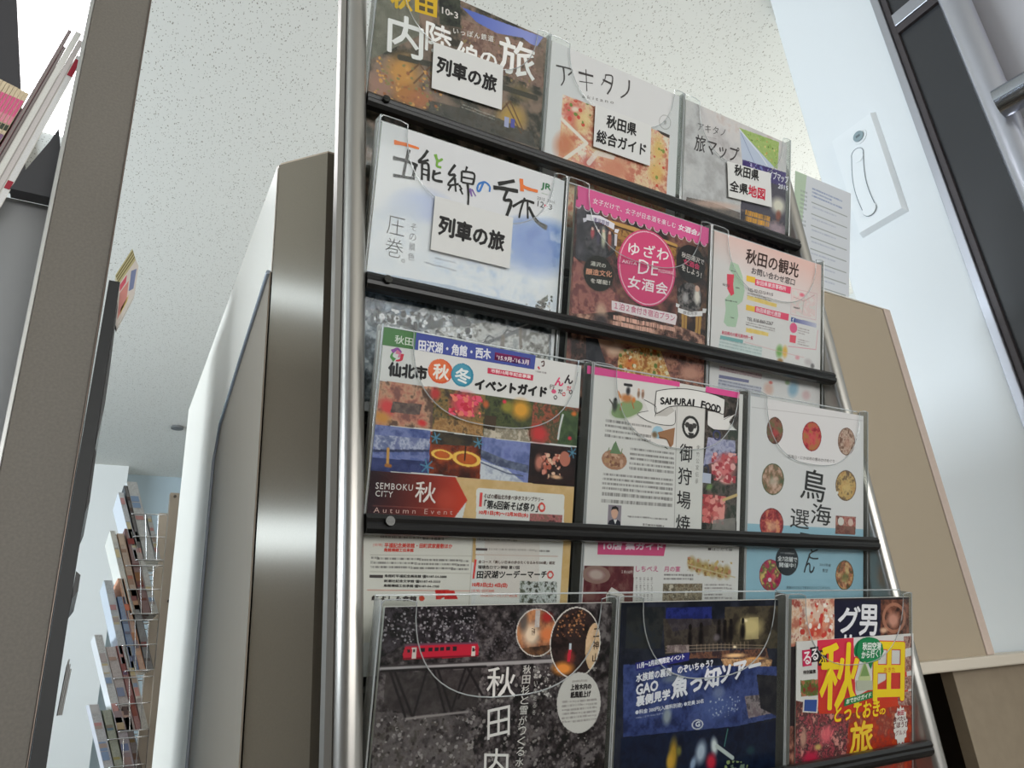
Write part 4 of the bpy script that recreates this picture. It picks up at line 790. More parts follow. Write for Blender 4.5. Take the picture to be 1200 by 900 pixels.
p.photo(G_, [(110, 120, 180), (140, 150, 204), (96, 108, 160)], 16, 126, 2.0); p.photo([(106.3, 96.8), (135.4, 104.5), (159.8, 107.7), (160.4, 115.4), (124.2, 110.4), (106.4, 104.3)], [(70, 76, 104), (120, 128, 150)], 6, 127); p.photo([(106.6, 106.8), (136.2, 113.3), (160.1, 127.0), (107.7, 125.2)], [(206, 210, 222), (222, 226, 232), (180, 186, 204)], 8, 128); p.line([(107.4, 109.2), (136.5, 117.1), (154.5, 118.4)], 1.2, (90, 96, 120))
p.photo(H_, [(34, 24, 24), (56, 36, 34), (44, 30, 30)], 10, 129); p.spots([(171.0, 93.7), (199.6, 93.9), (198.2, 118.0), (170.0, 119.9)], [(226, 150, 130), (242, 200, 170), (190, 100, 80)], 70, 1.7, 130); p.ell((202.5, 97.9), (209.1, 98.5), (202.5, 105.4), (196, 120, 100)); p.blob((171.8, 104.1), (178.1, 104.9), (171.4, 114.6), (206, 130, 110)); p.blob((193.3, 116.7), (203.0, 117.1), (193.2, 119.4), (236, 190, 150))
for c, s in (((58.9, 90.3), 5), ((52.5, 117.0), 6.5), ((103.0, 91.1), 5), ((211.2, 90.7), 5.5)):
    for k in range(3):
        a = math.pi * k / 3 + 0.2; p.line([(c[0] - s * math.cos(a), c[1] - s * math.sin(a)), (c[0] + s * math.cos(a), c[1] + s * math.sin(a))], 1.2, (86, 146, 176))
p.photo([(82.0, 124.5), (221.6, 125.0), (221.3, 167.1), (168.7, 219.3), (86.9, 195.6), (95.4, 144.7)], [(214, 178, 122), (226, 192, 140)], 12, 131)
p.poly([(106.7, 132.9), (202.6, 133.6), (206.9, 135.5), (211.5, 245.0), (113.1, 243.1), (104.6, 134.8)], (234, 232, 226)); p.poly([(204.5, 133.5), (216.2, 133.3), (215.9, 270.4), (211.2, 270.3)], (216, 180, 122))
p.grad([(-1.4, 124.8), (81.8, 124.5), (96.3, 145.1), (81.9, 164.7), (-3.1, 163.5)], (5.2, 142.7), (52, 34, 40), (90.5, 144.9), (206, 70, 50))
p.blob((74.3, 145.8), (88.0, 147.5), (74.1, 157.8), (216, 90, 70), 0.5)
p.text('SEMBOKU', (5.9, 139.9), (40.7, 139.6), (5.8, 134.4), (222, 214, 210), 0.05, space=1.15); p.text('CITY', (6.3, 146.3), (22.3, 146.5), (6.3, 141.2), (222, 214, 210), 0.05, space=1.15); p.text('秋', (43.7, 148.9), (64.0, 149.7), (42.9, 130.5), (236, 226, 220), 0.15)
p.text('Autumn Event', (6.1, 160.4), (81.9, 158.9), (6.1, 155.9), (206, 170, 160), space=1.6); p.line([(5.5, 154.5), (82.0, 154.1)], 0.5, (190, 110, 100), 0.7)
p.text('そばの郷仙北市食べ歩きスタンプラリー', (113.1, 142.2), (179.8, 142.2), (113.3, 137.7), (90, 70, 64), 0.1); p.flat([(108.7, 137.0), (111.5, 137.1), (111.6, 150.2), (108.7, 150.1)], (224, 80, 80))
p.text('「第6回新そば祭り」', (113.9, 151.6), (173.8, 152.3), (114.4, 143.6), INK, 0.25); p.ring((178.6, 147.4), (181.8, 147.8), (178.6, 151.0), (226, 80, 70), 0.3); p.text('10月1日(木)〜12月30日(水)', (109.4, 157.7), (163.2, 158.4), (109.6, 153.3), (222, 76, 66), 0.25)
p.photo([(165.3, 154.2), (203.5, 154.1), (203.8, 167.7), (165.7, 166.5)], [(90, 60, 60), (200, 120, 120), (150, 110, 100)], 5, 132)
p.poly([(-1.8, 178.3), (104.9, 178.6), (110.2, 273.3), (4.2, 269.0)], (232, 228, 218)); p.line([(105.0, 180.4), (106.6, 248.6)], 0.7, (196, 190, 178))
p.text('平福記念美術館・田町武家屋敷ほか', (19.2, 189.9), (84.3, 189.2), (19.1, 185.8), (222, 84, 72), 0.15); p.text('角館樺細工伝承館', (19.2, 193.3), (46.7, 193.1), (19.0, 190.3), (222, 84, 72), 0.15); p.text('[会場]', (9.0, 189.1), (17.3, 189.1), (8.9, 186.4), (226, 130, 116))
p.micro((14.5, 179.5), (75.4, 179.8), (14.7, 183.7), 1, (96, 80, 80), 133); p.micro((8.1, 197.9), (102.8, 199.3), (8.5, 208.9), 3, (84, 80, 78), 134); p.line([(7.2, 196.2), (105.4, 195.7)], 0.5, (190, 184, 172)); p.line([(8.6, 210.3), (104.7, 211.5)], 0.5, (190, 184, 172)); p.line([(7.6, 225.7), (106.1, 227.2)], 0.5, (214, 120, 100))
p.flat([(8.2, 212.9), (20.4, 213.1), (20.5, 215.6), (8.3, 215.4)], (80, 72, 72)); p.text('角館町平福記念美術館 ☎0187-54-3888', (21.8, 215.2), (81.2, 215.8), (21.7, 212.5), (70, 66, 64), 0.1); p.text('新潮社記念文学館 ☎0187-43-3333', (21.8, 219.3), (75.2, 220.0), (21.8, 216.9), (70, 66, 64), 0.1); p.text('角館樺細工伝承館 ☎0187-54-1700', (21.9, 223.3), (74.5, 224.2), (21.8, 220.8), (70, 66, 64), 0.1)
p.text('紅よし＆食館', (12.2, 234.2), (53.5, 235.4), (12.1, 230.2), (70, 60, 58), 0.3); p.ell((58.6, 233.1), (61.3, 233.3), (58.7, 235.5), (224, 84, 60)); p.spots([(70.9, 225.6), (89.8, 226.4), (94.5, 234.2), (72.6, 234.0)], [(222, 60, 52), (206, 44, 44)], 34, 3, 135)
p.micro((109.3, 178.9), (153.5, 179.5), (109.4, 182.5), 1, (110, 100, 96), 136); p.flat([(108.9, 188.3), (121.1, 188.3), (121.1, 190.5), (108.9, 190.5)], (90, 80, 80)); p.micro((121.9, 188.1), (190.8, 188.5), (122.0, 191.7), 1, (80, 76, 74), 137); p.line([(108.6, 194.2), (200.7, 194.5)], 0.6, (196, 150, 130))
p.photo([(117.8, 180.1), (178.6, 180.3), (181.7, 235.3), (119.1, 232.7)], [(226, 216, 206), (222, 208, 198)], 40, 138, al=0.6)
p.flat([(108.3, 198.5), (110.6, 198.7), (109.7, 216.2), (107.6, 216.0)], (224, 80, 76)); p.text('全コース「美しい日本の歩きたくなるみち500選」認定', (112.6, 202.1), (198.0, 202.3), (112.6, 199.2), (110, 92, 86), 0.1); p.text('瑠璃色ロマン神秘 第17回', (112.6, 207.1), (157.5, 207.2), (112.6, 203.9), (80, 72, 70), 0.12)
p.text('田沢湖ツーデーマーチ', (112.1, 215.8), (189.2, 215.3), (112.2, 208.9), INK, 0.25); p.ring((193.6, 212.3), (196.7, 212.4), (193.6, 215.3), (222, 84, 76), 0.28); p.text('10月3日(土) 4日(日)', (107.9, 223.7), (145.3, 224.6), (108.1, 219.4), (222, 80, 70), 0.25)
p.text('[会場] 田沢湖畔', (107.9, 228.3), (131.9, 228.9), (107.8, 225.5), (226, 110, 96)); p.text('田沢湖スポーツセンター前広場', (117.4, 232.4), (157.0, 233.2), (117.3, 229.5), (226, 110, 96))
p.photo([(159.3, 218.3), (202.1, 218.7), (202.7, 239.4), (160.1, 238.7)], [(96, 100, 84), (190, 196, 190), (222, 224, 222), (70, 72, 60)], 5, 139, 3)
p.photo([(206.5, 175.7), (215.7, 175.5), (214.5, 251.0), (206.9, 250.8)], [(216, 178, 116), (224, 190, 134)], 9, 140)
leaflet(p, 'autumn and winter event guide with eight small photos, third row left pocket')

p = sheet('3M', (228, 225, 221))
p.flat([(-8.4, -1.3), (120.8, -1.3), (120.7, 4.1), (-8.4, 7.2)], (226, 84, 150)); p.flat([(161.3, -1.8), (216.5, -1.7), (215.1, 5.4), (160.8, 5.2)], (226, 84, 150))
R_ = [(160.1, 5.0), (215.9, 5.3), (217.2, 164.0), (161.5, 164.4)]
p.photo(R_, [(48, 48, 46), (74, 66, 62), (104, 96, 90), (60, 66, 56)], 14, 141)
p.photo([(167.3, 56.6), (211.5, 56.5), (212.2, 74.7), (161.3, 89.8)], [(150, 150, 184), (190, 190, 214), (110, 110, 140)], 10, 142); p.blob((193.4, 90.1), (218.8, 92.3), (190.3, 108.1), (226, 128, 128)); p.blob((180.2, 137.1), (203.1, 139.2), (178.8, 155.9), (206, 104, 100)); p.blob((200.6, 78.4), (216.4, 79.9), (199.0, 86.9), (190, 100, 104)); p.blob((199.8, 104.7), (213.4, 105.2), (198.1, 110.3), (236, 170, 160))
p.spots([(173.6, 72.5), (216.0, 71.6), (213.5, 107.9), (175.1, 105.0)], [(240, 180, 176), (206, 96, 100), (180, 70, 80)], 60, 3.0, 143); p.spots([(161.7, 122.0), (198.6, 122.6), (196.1, 155.2), (162.5, 153.8)], [(222, 120, 116), (176, 70, 74), (236, 160, 150)], 60, 3.0, 144); p.line([(194.9, 126.9), (215.9, 120.2)], 3.5, (214, 186, 130)); p.poly([(179.3, 150.5), (215.0, 146.3), (215.6, 162.1), (177.6, 162.8)], (150, 146, 140), 0.8); p.blob((171.7, 113.3), (177.7, 114.3), (168.2, 118.4), (120, 150, 90))
p.ring((165.7, 94.9), (169.8, 95.4), (165.2, 100.8), (60, 66, 96), 0.2); p.ring((181.1, 53.1), (186.5, 53.7), (180.6, 58.1), (70, 72, 110), 0.2); p.flat([(160.6, 97.9), (174.0, 98.3), (173.8, 109.4), (160.4, 109.2)], (190, 196, 214))
p.poly([(117.2, -1.6), (161.3, -1.2), (161.5, 164.4), (122.4, 164.6)], (226, 224, 219)); p.line([(117.4, 1.1), (121.0, 164.7)], 0.6, (150, 146, 142)); p.line([(160.7, 2.2), (161.5, 163.3)], 0.6, (190, 186, 180))
p.ell((139.9, 47.9), (153.1, 48.2), (139.8, 60.9), (56, 56, 54)); p.ell((139.9, 47.9), (149.4, 48.0), (139.7, 57.7), (230, 228, 224)); p.ell((140.0, 49.0), (144.4, 49.1), (139.8, 53.9), (62, 60, 58)); p.ell((134.7, 45.8), (138.4, 45.9), (134.5, 49.0), (70, 68, 66)); p.ell((145.3, 45.8), (149.0, 45.9), (145.1, 49.0), (70, 68, 66)); p.flat([(135.9, 54.3), (145.0, 54.5), (143.4, 59.0), (138.3, 58.9)], (56, 56, 54))
for ch, x0, x1, y0, y1 in (('御', 455, 507, 470, 545), ('狩', 448, 504, 570, 642), ('場', 443, 500, 668, 742), ('焼', 438, 498, 766, 836)):
    p.text(ch, {'御': (124.3, 87.4), '狩': (123.5, 112.7), '場': (123.1, 138.8), '焼': (122.7, 164.1)}[ch], {'御': (143.0, 88.0), '狩': (143.5, 113.8), '場': (143.4, 140.2), '焼': (143.9, 165.5)}[ch], {'御': (124.7, 67.7), '狩': (123.6, 93.8), '場': (123.2, 120.0), '焼': (122.8, 146.1)}[ch], (56, 54, 54), 0.2)
p.vtext('佐竹公家伝承', (152.5, 66.2), (151.7, 111.9), 5, (130, 126, 122), 0, 0.01)
# ribbon
RB = [(86.5, 13.5), (101.5, 9.4), (126.2, 5.6), (151.8, 5.0), (174.5, 6.5), (191.6, 10.0), (190.8, 27.0), (173.8, 24.5), (152.7, 23.6), (130.8, 24.6), (106.1, 28.6), (86.5, 37.8)]
p.flat([(69.5, 25.1), (86.8, 30.9), (86.0, 41.5), (115.4, 31.3), (115.5, 46.8), (103.7, 50.1), (79.7, 49.0), (61.2, 42.2), (76.3, 36.8)], (230, 228, 224), 0.25); p.stroke([(69.5, 25.1), (86.8, 30.9), (86.1, 42.0)], 0.6, 0.6, INK, 0.5); p.stroke([(76.3, 36.8), (61.2, 41.7), (79.7, 48.5), (103.7, 49.6), (115.5, 46.2), (115.4, 31.3)], 0.6, 0.6, INK, 0.5)
p.flat([(165.6, 26.5), (165.5, 42.5), (176.3, 46.9), (214.2, 44.2), (200.5, 35.5), (210.3, 24.8), (191.0, 32.0), (190.8, 26.4)], (230, 228, 224), 0.25); p.stroke([(164.8, 26.6), (165.5, 42.5), (176.3, 46.9), (214.2, 44.2)], 0.6, 0.6, INK, 0.5); p.stroke([(214.2, 44.2), (200.5, 35.5), (210.3, 24.8), (191.1, 33.7)], 0.6, 0.6, INK, 0.5)
p.flat(RB, (236, 234, 230), 0.4); p.stroke(RB + [RB[0]], 0.8, 0.8, INK, 0.6); p.flat([(89.1, 35.4), (109.6, 28.2), (114.7, 32.4), (103.2, 39.6), (86.7, 40.9)], (196, 192, 186), 0.3)
for ch, a, b, c in (('S', (93.5, 27.4), (99.0, 26.3), (92.4, 20.1)), ('A', (99.0, 26.8), (105.9, 25.9), (99.3, 19.3)), ('M', (106.6, 25.9), (115.1, 25.1), (106.9, 18.6)), ('U', (116.5, 24.9), (122.9, 24.7), (116.4, 17.7)), ('R', (124.6, 24.2), (131.1, 24.0), (124.6, 16.9)), ('A', (131.8, 23.9), (139.5, 23.8), (132.5, 16.2)), ('I', (140.9, 23.4), (142.7, 23.4), (141.6, 15.9)),
                    ('F', (153.8, 24.0), (159.5, 24.5), (155.0, 15.9)), ('O', (160.2, 24.7), (168.5, 25.4), (161.3, 16.5)), ('O', (169.3, 25.5), (176.9, 26.3), (170.4, 17.1)), ('D', (177.7, 26.2), (184.6, 27.1), (179.2, 18.0))):
    p.text(ch, a, b, c, INK, 0.45, lift=0.7)
p.blob((46.6, 38.2), (70.5, 29.7), (51.8, 48.9), (136, 160, 112)); p.ell((47.2, 38.1), (67.8, 30.5), (51.6, 45.9), (140, 164, 116)); p.blob((45.8, 26.5), (57.6, 26.6), (44.9, 32.8), (196, 130, 80)); p.line([(37.1, 26.0), (33.9, 21.3)], 3, (200, 136, 84)); p.line([(39.1, 33.5), (37.9, 40.0)], 1.5, (180, 116, 70)); p.line([(53.6, 30.4), (56.2, 36.1)], 1.5, (180, 116, 70)); p.blob((47.3, 18.3), (51.2, 18.3), (47.0, 24.3), (50, 50, 54)); p.line([(42.3, 12.0), (51.5, 11.8)], 3, (44, 44, 46)); p.blob((55.7, 27.3), (59.0, 27.4), (55.3, 31.5), (214, 130, 70))
p.blob((30.3, 35.8), (34.8, 36.0), (29.7, 45.3), (66, 70, 64)); p.ell((30.6, 29.9), (32.5, 29.9), (30.4, 32.0), (60, 58, 56)); p.line([(23.0, 30.8), (27.1, 34.9), (28.7, 39.8)], 1.6, (90, 84, 76)); p.blob((61.9, 19.8), (64.5, 20.0), (61.6, 25.6), (150, 120, 100)); p.blob((67.9, 19.5), (70.6, 19.7), (67.6, 25.9), (150, 116, 96)); p.ell((61.9, 15.1), (63.6, 15.1), (61.7, 16.7), (206, 170, 150)); p.ell((67.6, 15.4), (69.3, 15.4), (67.4, 17.0), (206, 170, 150))
p.ell((91.8, 58.7), (100.1, 59.0), (91.5, 65.6), (166, 204, 222)); p.blob((87.2, 61.8), (92.7, 62.8), (86.1, 66.6), (130, 110, 84)); p.flat([(91.1, 58.8), (116.1, 51.0), (114.6, 69.7), (110.3, 74.8), (104.6, 65.4), (94.9, 65.2)], (158, 116, 84)); p.stroke([(92.8, 63.9), (104.6, 65.4), (112.0, 74.2)], 1.0, 0.6, (110, 76, 52), 0.4); p.stroke([(102.2, 73.5), (106.5, 75.7)], 1.5, 0.8, (60, 56, 50))
p.ell((33.4, 93.7), (50.1, 94.4), (32.8, 104.2), (176, 132, 106)); p.spots([(20.5, 87.1), (46.4, 87.4), (46.6, 101.2), (20.1, 100.7)], [(206, 166, 140), (140, 96, 76), (190, 150, 110)], 50, 1.6, 145); p.flat([(26.7, 87.3), (31.1, 77.4), (34.0, 73.6), (36.2, 77.9), (41.9, 87.0)], (110, 136, 100)); p.stroke([(24.1, 85.5), (25.7, 81.4)], 1.2, 1.2, (120, 140, 96)); p.stroke([(41.9, 87.0), (42.8, 80.9)], 1.2, 1.2, (120, 140, 96))
p.micro((18.8, 52.0), (81.9, 52.4), (18.9, 73.0), 4, (96, 92, 90), 146); p.micro((53.6, 78.9), (116.5, 79.0), (54.2, 104.6), 5, (96, 92, 90), 147); p.micro((19.4, 108.2), (116.6, 108.4), (18.9, 127.8), 4, (96, 92, 90), 148); p.micro((18.9, 128.3), (117.0, 128.5), (18.6, 142.4), 2, (96, 92, 90), 149)
p.poly([(28.7, 140.5), (45.9, 140.8), (46.0, 161.3), (28.5, 160.9)], (150, 140, 150)); p.ell((37.3, 148.4), (41.7, 148.7), (37.1, 155.0), (222, 176, 152)); p.flat([(32.5, 146.6), (33.5, 142.7), (37.8, 141.5), (41.7, 143.3), (42.3, 147.7), (39.2, 144.8), (34.9, 145.1)], (46, 42, 42)); p.flat([(29.1, 160.9), (30.7, 157.0), (35.5, 155.3), (38.9, 158.6), (41.2, 155.6), (45.1, 157.4), (46.0, 161.3)], (40, 42, 52)); p.flat([(36.2, 155.8), (40.6, 155.6), (38.7, 160.6)], (226, 224, 224), 0.3)
p.micro((54.2, 150.6), (110.6, 151.7), (54.1, 154.1), 1, (96, 92, 90), 150); p.micro((76.1, 158.2), (106.2, 159.1), (76.0, 162.2), 1, (80, 76, 74), 151)
p.flat([(17.5, 177.7), (110.1, 178.8), (107.3, 191.9), (17.7, 191.7)], (212, 84, 130)); p.text('10店 集ガイド', (25.2, 186.5), (105.7, 185.4), (25.1, 179.8), (246, 220, 232), 0.4)
p.photo([(2.4, 202.9), (66.6, 202.9), (67.1, 241.5), (2.3, 240.5)], [(92, 40, 46), (110, 56, 60), (130, 90, 84)], 10, 151); p.blob((17.7, 211.9), (35.6, 213.3), (17.6, 221.0), (190, 170, 160)); p.ring((17.7, 211.9), (32.7, 212.7), (17.5, 219.4), (150, 120, 110), 0.2); p.flat([(31.5, 232.2), (38.1, 224.4), (55.0, 232.4), (55.9, 247.0), (32.4, 246.5)], (214, 208, 200)); p.text('１本150円', (50.0, 210.4), (64.8, 210.9), (50.1, 207.0), (232, 216, 210))
p.text('しちべえ', (69.2, 208.6), (99.9, 208.4), (69.2, 202.9), (206, 96, 140), 0.1); p.text('月の宴', (108.6, 208.4), (131.9, 208.5), (108.6, 202.5), (206, 96, 140), 0.1); p.micro((108.7, 210.7), (151.8, 211.1), (108.8, 218.9), 2, (84, 78, 76), 152)
for x in range(5):
    p.micro(((69.6, 214.6)[0] + x * 5.2, (69.6, 214.6)[1]), ((69.6, 214.6)[0] + x * 5.2 + 2.5, (69.6, 214.6)[1]), ((71.2, 241.6)[0] + x * 5.2, (71.2, 241.6)[1]), 14, (120, 112, 110), 153 + x, 0.7)
p.photo([(107.7, 221.2), (166.2, 221.4), (166.3, 243.1), (108.1, 242.2)], [(120, 104, 84), (176, 164, 140), (90, 80, 66), (206, 196, 176)], 6, 160, 3); p.micro((169.1, 221.4), (212.8, 222.1), (169.3, 243.1), 6, (120, 112, 110), 161); p.text('■はこだて屋', (172.6, 184.7), (211.4, 184.6), (172.9, 181.6), (96, 90, 88))
for q in ((149.2, 199.4), (159.8, 202.3), (170.5, 204.3), (181.4, 206.7), (192.3, 208.5), (203.4, 208.4)): p.blob(q, (q[0] + 8.5, q[1] + 2), (q[0] - 1, q[1] + 10), (176, 150, 92))
p.spots([(141.7, 191.9), (211.8, 197.1), (212.6, 216.5), (143.4, 210.0)], [(206, 180, 120), (150, 112, 66), (196, 140, 110)], 60, 1.8, 162); p.line([(143.0, 201.0), (217.0, 214.3)], 1.3, (206, 190, 150))
leaflet(p, 'white brochure with a scroll banner and tall black characters, third row middle pocket')

p = sheet('3R', (230, 228, 228))
p.poly([(-4.7, 152.4), (225.2, 151.7), (226.0, 409.5), (-4.3, 386.8)], (156, 196, 212)); p.line([(3.4, 13.5), (222.0, 6.6)], 0.5, (180, 176, 176))
FOOD = [(((44.9, 37.6), (59.7, 37.3), (44.4, 54.4)), [(90, 60, 50), (150, 96, 84), (110, 110, 76)], (196, 70, 76)), (((114.3, 38.1), (132.9, 37.6), (113.7, 57.1)), [(150, 44, 54), (206, 84, 86), (176, 120, 70)], (214, 90, 96)), (((184.0, 38.1), (201.8, 37.8), (183.1, 56.5)), [(120, 90, 76), (206, 184, 166), (150, 110, 96)], (190, 150, 130)),
        (((43.4, 97.3), (63.2, 97.5), (42.6, 116.5)), [(90, 100, 70), (150, 116, 90), (206, 170, 150)], (230, 206, 190)), (((183.4, 96.1), (204.8, 96.4), (182.0, 116.2)), [(110, 84, 60), (214, 180, 110), (196, 150, 90)], (226, 196, 130)), (((42.7, 151.2), (63.7, 151.9), (41.9, 170.1)), [(120, 40, 46), (176, 60, 66), (226, 150, 110)], (236, 190, 150)),
        (((42.3, 211.6), (61.7, 212.7), (41.5, 230.1)), [(150, 40, 76), (206, 60, 100), (90, 110, 60), (226, 190, 120)], (200, 40, 90)), (((181.8, 211.1), (200.2, 212.0), (181.0, 229.8)), [(90, 84, 50), (190, 110, 80), (214, 190, 130)], (120, 130, 70))]
for i, ((c, a, b), pal, hi) in enumerate(FOOD):
    p.ell(c, a, b, pal[0]); p.ephoto(c, (c[0] + (a[0] - c[0]) * .93, a[1]), (b[0], c[1] + (b[1] - c[1]) * .93), pal, 7, 170 + i, 3)
    p.blob((c[0] + 1, c[1] + 3), (c[0] + (a[0] - c[0]) * .65, c[1] + 3), (c[0], c[1] + (b[1] - c[1]) * .6), hi, 0.7)
p.ell((41.1, 217.0), (44.2, 217.3), (40.7, 219.3), (240, 226, 220)); p.ell((165.7, 106.5), (167.8, 106.7), (165.2, 108.5), (236, 234, 230))
p.photo([(162.9, 136.2), (204.5, 135.8), (203.1, 159.1), (162.2, 159.0)], [(150, 60, 60), (206, 150, 130), (110, 60, 56)], 5, 179); p.ell((173.4, 143.0), (179.6, 143.4), (172.9, 148.2), (226, 222, 214)); p.ell((193.4, 143.5), (198.7, 144.0), (192.9, 148.2), (222, 190, 176)); p.poly([(163.1, 148.0), (204.1, 148.4), (203.1, 159.1), (162.2, 159.0)], (110, 70, 56), 0.6)
p.text('鳥海山・にかほ市の恵みかけめぐり', (69.0, 69.3), (159.0, 68.5), (69.4, 64.8), (110, 104, 104))
p.text('鳥', (93.0, 117.1), (139.3, 121.1), (98.0, 78.5), (44, 44, 44), 0.35); p.text('海', (113.0, 147.9), (151.9, 149.7), (115.4, 122.3), (44, 44, 44), 0.2); p.text('選', (74.9, 153.7), (110.2, 155.6), (76.2, 130.6), (60, 60, 60), 0.1); p.text('う', (88.5, 171.9), (114.5, 173.1), (89.2, 159.4), (50, 50, 50), 0.3)
p.text('ど', (110.0, 191.4), (133.4, 192.4), (111.6, 175.1), (50, 56, 60), 0.2); p.text('ん', (101.7, 208.3), (121.9, 209.4), (102.6, 185.9), (50, 56, 60), 0.2)
p.ell((71.3, 193.8), (91.9, 194.8), (70.8, 212.1), (44, 50, 56)); p.text('全7店舗で', (53.9, 194.6), (89.1, 196.0), (54.2, 188.6), (222, 226, 226), 0.15); p.text('開催中！', (56.8, 201.9), (86.4, 202.8), (57.1, 196.4), (222, 226, 226), 0.15); p.micro((59.1, 184.2), (84.1, 185.0), (58.7, 187.3), 1, (210, 210, 210), 180)
p.text('2015年度', (131.6, 200.0), (153.6, 201.0), (132.0, 196.2), (90, 104, 110)); p.text('食堂', (136.7, 207.5), (147.6, 208.1), (137.1, 203.1), (90, 104, 110))
p.text('鳥海山のふもとで育まれたのどごしのうどん', (70.3, 227.8), (152.9, 228.9), (70.7, 224.2), (80, 92, 98))
leaflet(p, 'white and blue leaflet with oval food photos, third row right pocket')

p = sheet('4L', (60, 54, 56))
ALL = np.ones(p.U.shape)
p.pal(ALL, [(30, 27, 28), (58, 51, 53), (92, 83, 85), (136, 127, 127)], 7, 191, 2.8)
p.photo([(-11.0, -3.8), (80.4, -2.4), (83.3, 30.6), (18.5, 27.9), (-6.3, 42.0)], [(26, 24, 26), (52, 46, 50), (88, 80, 88)], 5, 192, 2.8)
p.photo([(-2.6, 77.2), (75.8, 87.3), (102.3, 149.9), (3.5, 136.5)], [(70, 62, 64), (112, 103, 104), (140, 132, 130), (92, 84, 80)], 9, 193, 2.2, 0.85)
p.spots([(-10.7, -0.3), (80.7, 1.3), (83.3, 30.6), (-7.8, 26.9)], [(196, 190, 196), (150, 142, 146), (30, 28, 30)], 420, 0.75, 194)
p.spots([(81.3, 55.8), (209.5, 55.8), (217.2, 169.2), (85.7, 151.1)], [(176, 168, 164), (140, 130, 130), (28, 26, 28), (110, 100, 98)], 900, 1.1, 195)
p.spots([(-2.3, 80.5), (84.2, 88.1), (94.1, 152.2), (3.8, 139.8)], [(186, 178, 176), (150, 140, 140), (66, 58, 58), (110, 100, 96)], 420, 1.1, 196)
p.spots([(77.4, 12.2), (121.5, 13.4), (124.0, 43.5), (84.3, 41.5)], [(120, 112, 116), (84, 76, 80)], 200, 0.9, 197)
p.photo([(5.5, 49.4), (89.4, 50.9), (87.8, 81.3), (29.7, 83.3), (6.2, 74.6)], [(58, 52, 52), (86, 78, 78), (66, 58, 58)], 9, 198, 2.2, 0.8)
p.img *= 0.82
p.line([(1.5, 46.2), (59.8, 47.0), (159.3, 48.4)], 3.2, (176, 170, 170)); p.line([(1.3, 44.5), (59.6, 45.3), (159.2, 46.4)], 1.2, (70, 64, 66)); p.line([(1.7, 47.9), (60.0, 48.8), (93.6, 49.6)], 2.0, (34, 30, 32))
for a in ([(9.2, 48.8), (24.9, 82.9)], [(13.0, 49.0), (31.8, 85.2)], [(40.0, 49.8), (31.7, 84.3)], [(46.0, 49.8), (59.0, 82.4)], [(50.0, 50.0), (65.2, 83.8)], [(74.5, 50.0), (64.3, 84.2)], [(76.6, 50.1), (92.4, 72.7)], [(80.9, 50.4), (70.4, 72.8)]):
    p.line(a, 2.0, (36, 31, 33))
p.line([(26.0, 85.0), (43.3, 84.5), (79.7, 84.2)], 1.8, (150, 142, 140))
p.poly([(20.2, 29.7), (38.1, 29.4), (83.7, 30.3), (85.8, 34.3), (85.6, 41.2), (19.7, 40.4), (18.2, 36.5)], (204, 40, 62)); p.line([(20.2, 29.7), (38.1, 29.4), (83.7, 30.3)], 1.6, (120, 70, 90)); p.line([(18.9, 39.6), (85.5, 40.5)], 1.2, (120, 26, 40))
for x in range(6):
    pass
for q in ([(32.8, 32.4), (36.8, 32.4), (36.8, 35.3), (32.9, 35.3)], [(39.9, 32.3), (43.5, 32.3), (43.6, 35.3), (40.0, 35.3)], [(45.1, 32.2), (48.7, 32.2), (48.8, 35.2), (45.2, 35.2)], [(50.3, 32.3), (53.9, 32.2), (54.0, 35.2), (50.4, 35.3)], [(55.6, 32.3), (59.3, 32.3), (59.3, 35.3), (55.7, 35.3)], [(61.3, 32.4), (65.4, 32.4), (65.5, 35.6), (61.4, 35.6)], [(21.6, 32.6), (24.3, 32.5), (24.3, 35.1), (21.7, 35.1)]): p.poly(q, (44, 40, 46))
p.poly([(25.8, 31.7), (29.6, 31.5), (30.0, 39.9), (26.2, 39.8)], (226, 214, 206)); p.poly([(26.8, 32.8), (28.8, 32.7), (28.8, 35.3), (26.9, 35.4)], (60, 56, 60)); p.poly([(78.8, 32.6), (82.2, 32.6), (82.5, 40.7), (79.1, 40.7)], (226, 214, 206)); p.poly([(79.8, 33.7), (81.7, 33.6), (81.8, 36.7), (79.9, 36.8)], (60, 56, 60))
p.text('秋', (96.1, 74.1), (124.4, 76.2), (94.9, 49.7), (232, 228, 224), 0.1); p.text('田', (100.0, 108.0), (121.1, 105.8), (98.3, 84.3), (232, 228, 224), 0.1); p.text('内', (99.1, 137.2), (122.2, 140.1), (97.9, 114.2), (232, 228, 224), 0.1)
p.vtext('秋田杉と雪がつくる水墨', (134.1, 50.0), (132.5, 141.4), 8.0, (216, 212, 206), 0.05)
p.vtext('山あいを走る冬', (144.0, 51.3), (144.0, 93.3), 3.6, (190, 186, 180)); p.vtext('列車', (154.5, 60.3), (154.9, 77.4), 3.6, (170, 166, 160))
p.spots([(140.7, 51.9), (159.7, 53.0), (161.7, 79.8), (142.8, 78.3)], [(206, 200, 196), (60, 56, 56)], 70, 0.8, 199)
c, a, b = (142.0, 23.9), (162.7, 23.4), (144.3, 43.8)
